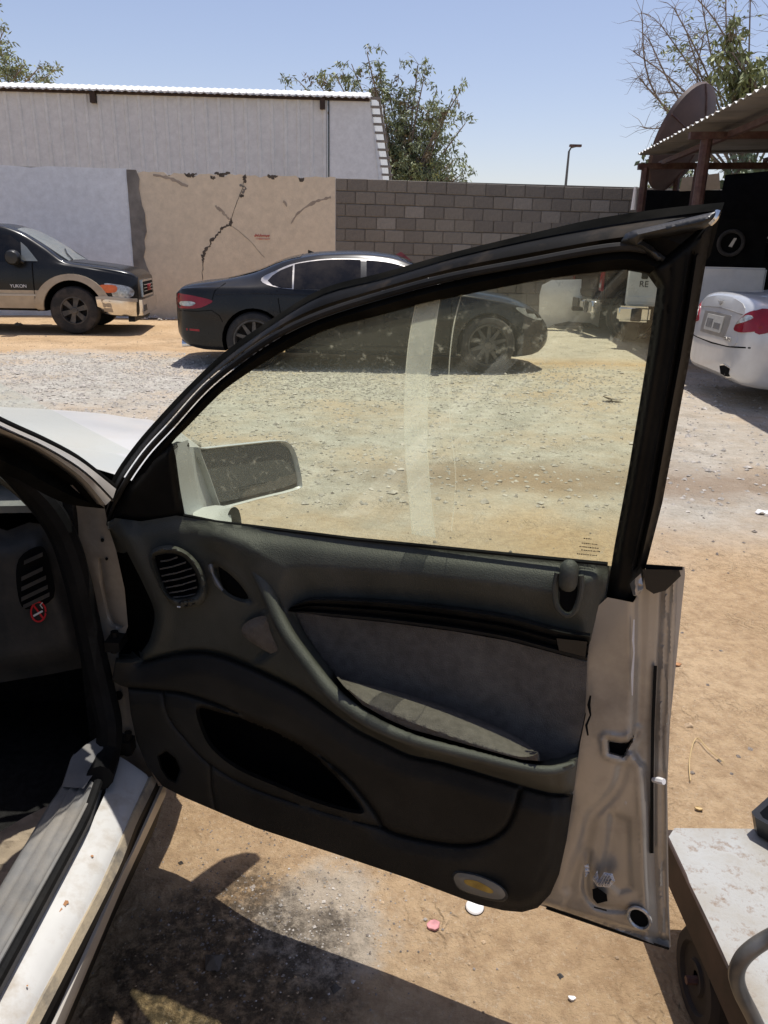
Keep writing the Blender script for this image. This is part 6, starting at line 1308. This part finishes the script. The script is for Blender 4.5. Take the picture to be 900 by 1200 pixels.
def litter(name, label, cat, px, py, build, group=None):
    p = atz(px, py, 0); p.z = hgt(p.x, p.y); o = build(p); setp(o, label, cat, group); return o
def lid(r_, h_, mat):
    def f(p):
        mb = MB(); mb.lathe([(.0005, h_), (r_ * .8, h_), (r_ * .9, h_ * .9), (r_, h_ * .7), (r_, 0)], Matrix.Translation(p) @ Matrix.Rotation(R(8), 4, 'X'), 26); return mb
    return f
p = atz(556, 1066, 0); t = thing('jar_lid', 'white plastic jar lid lying on the sand under the door', 'lid', p)
lid(.02, .012, 0)(p + Vector((0, 0, .002))).build('cap', MT['white_plastic'], t)
MB().tube([p + Vector((.0203 * math.cos(a), .0203 * math.sin(a), .006)) for a in np.linspace(0, 6.28, 20)], .0012, 4).build('printed_band', MT['frame_dusty'], t)
def disc(p):
    V = [p + Vector((.014 * rng.uniform(.8, 1.1) * math.cos(a), .014 * rng.uniform(.8, 1.1) * math.sin(a), .004 + rng.uniform(0, .003))) for a in np.linspace(0, 6.28, 14)[:-1]]; mb = MB(); mb.v = V + [v - Vector((0, 0, .005)) for v in V]; n = len(V); mb.f = [tuple(range(n))] + [(i, (i + 1) % n, n + (i + 1) % n, n + i) for i in range(n)]; return mb.build('bottle_cap', MT['pink_plastic'], None, False)
litter('bottle_cap', 'crushed pink and white bottle cap on the sand left of the jar lid', 'bottle cap', 508, 1088, disc)
def rock(s, mat, nm='stone'):
    def f(p):
        v, fc = [], []; pebble(v, fc, p.x, p.y, s, p.z); bm = bmesh.new(); vs_ = [bm.verts.new(a) for a in v]; [bm.faces.new([vs_[i] for i in q_]) for q_ in fc]
        bmesh.ops.subdivide_edges(bm, edges=list(bm.edges), cuts=2, use_grid_fill=True, smooth=.6); me = bpy.data.meshes.new(nm); bm.to_mesh(me); bm.free(); me.materials.append(MT[mat]); o = bpy.data.objects.new(nm, me); COL.objects.link(o)
        for v_ in me.vertices: v_.co += Vector((rng.gauss(0, 1), rng.gauss(0, 1), rng.gauss(0, 1))) * s * .05
        return o
    return f
litter('stone', 'small grey pebble on the sand below the door corner', 'stone', 656, 1146, rock(.011, 'steel_tube'))
litter('stone', 'dark stone lying in the sun beside the car sill', 'stone', 212, 1010, rock(.009, 'crack'))
litter('stone', 'big dark lump of dirt in the shade beside the sill', 'stone', 250, 1128, rock(.026, 'crack'))
litter('stone', 'small dark stone in the shadow nearest the trolley side', 'stone', 392, 1158, rock(.012, 'crack'))
litter('stone', 'grey stone half way along the sunlit ground under the door', 'stone', 296, 1040, rock(.008, 'stone_dark'))
litter('stone', 'flat brown stone on the sand right of the door edge', 'stone', 807, 848, rock(.016, 'stone_near'))
def scrap(s, mat, nm):
    def f(p):
        V = [(p.x + s * rng.uniform(.6, 1.1) * math.cos(a), p.y + s * .6 * rng.uniform(.6, 1.1) * math.sin(a), p.z + .004 + rng.uniform(0, .5) * s) for a in np.linspace(0, 6.28, 8)[:-1]]; mb = MB(); mb.v = [Vector(v) for v in V] + [Vector(v) - Vector((0, 0, .004)) for v in V]; n = len(V); mb.f = [tuple(range(n))] + [(i, (i + 1) % n, n + (i + 1) % n, n + i) for i in range(n)]; return mb.build(nm, MT[mat], None, False)
    return f
litter('paper_scrap', 'tiny white scrap on the sand at the bottom of the frame', 'scrap', 669, 1174, scrap(.009, 'white_plastic', 'paper_scrap'))
litter('foam_lump', 'white foam lump on the ground at the right edge', 'foam', 893, 600, scrap(.05, 'white_plastic', 'foam_lump'))
litter('dry_leaf', 'pale dry leaf on the sand above the trolley', 'leaf', 819, 949, scrap(.013, 'straw', 'dry_leaf'))
litter('dry_leaf', 'rust brown leaf on the sand right of the door edge', 'leaf', 792, 778, scrap(.02, 'rust', 'dry_leaf'))
litter('dark_scrap', 'flat dark scrap lying far out on the yard seen through the glass', 'scrap', 718, 470, scrap(.12, 'stone_dark', 'dark_scrap'))
for i, (px, py) in enumerate([(843, 889), (866, 884), (800, 740), (830, 800), (858, 905), (880, 875), (845, 760), (812, 905)]):
    litter('dirt_crumb', ['dark dirt crumb beside the straw stalk', 'dirt crumb near the right edge above the tray', 'dirt crumb right beside the door edge seal', 'dirt crumb in mid sand right of the door', 'dirt crumb just below the straw stalk', 'dirt crumb farthest right above the trolley', 'dirt crumb highest on the brown sand strip', 'dirt crumb between the straw and the door edge'][i], 'dirt', px, py, rock(.009, 'stone_dark', 'dirt_crumb'), 'dirt crumbs on the sand right of the door')
g = [atz(a, b, .004) for a, b in ((809, 915), (808, 890), (816, 865), (830, 878), (848, 893))]
o = MB().tube([Vector(p) for p in crom([tuple(p) for p in g], 5)], .0016, 5).build('straw_stalk', MT['straw']); setp(o, 'bent dry straw stalk on the sand right of the door', 'straw')
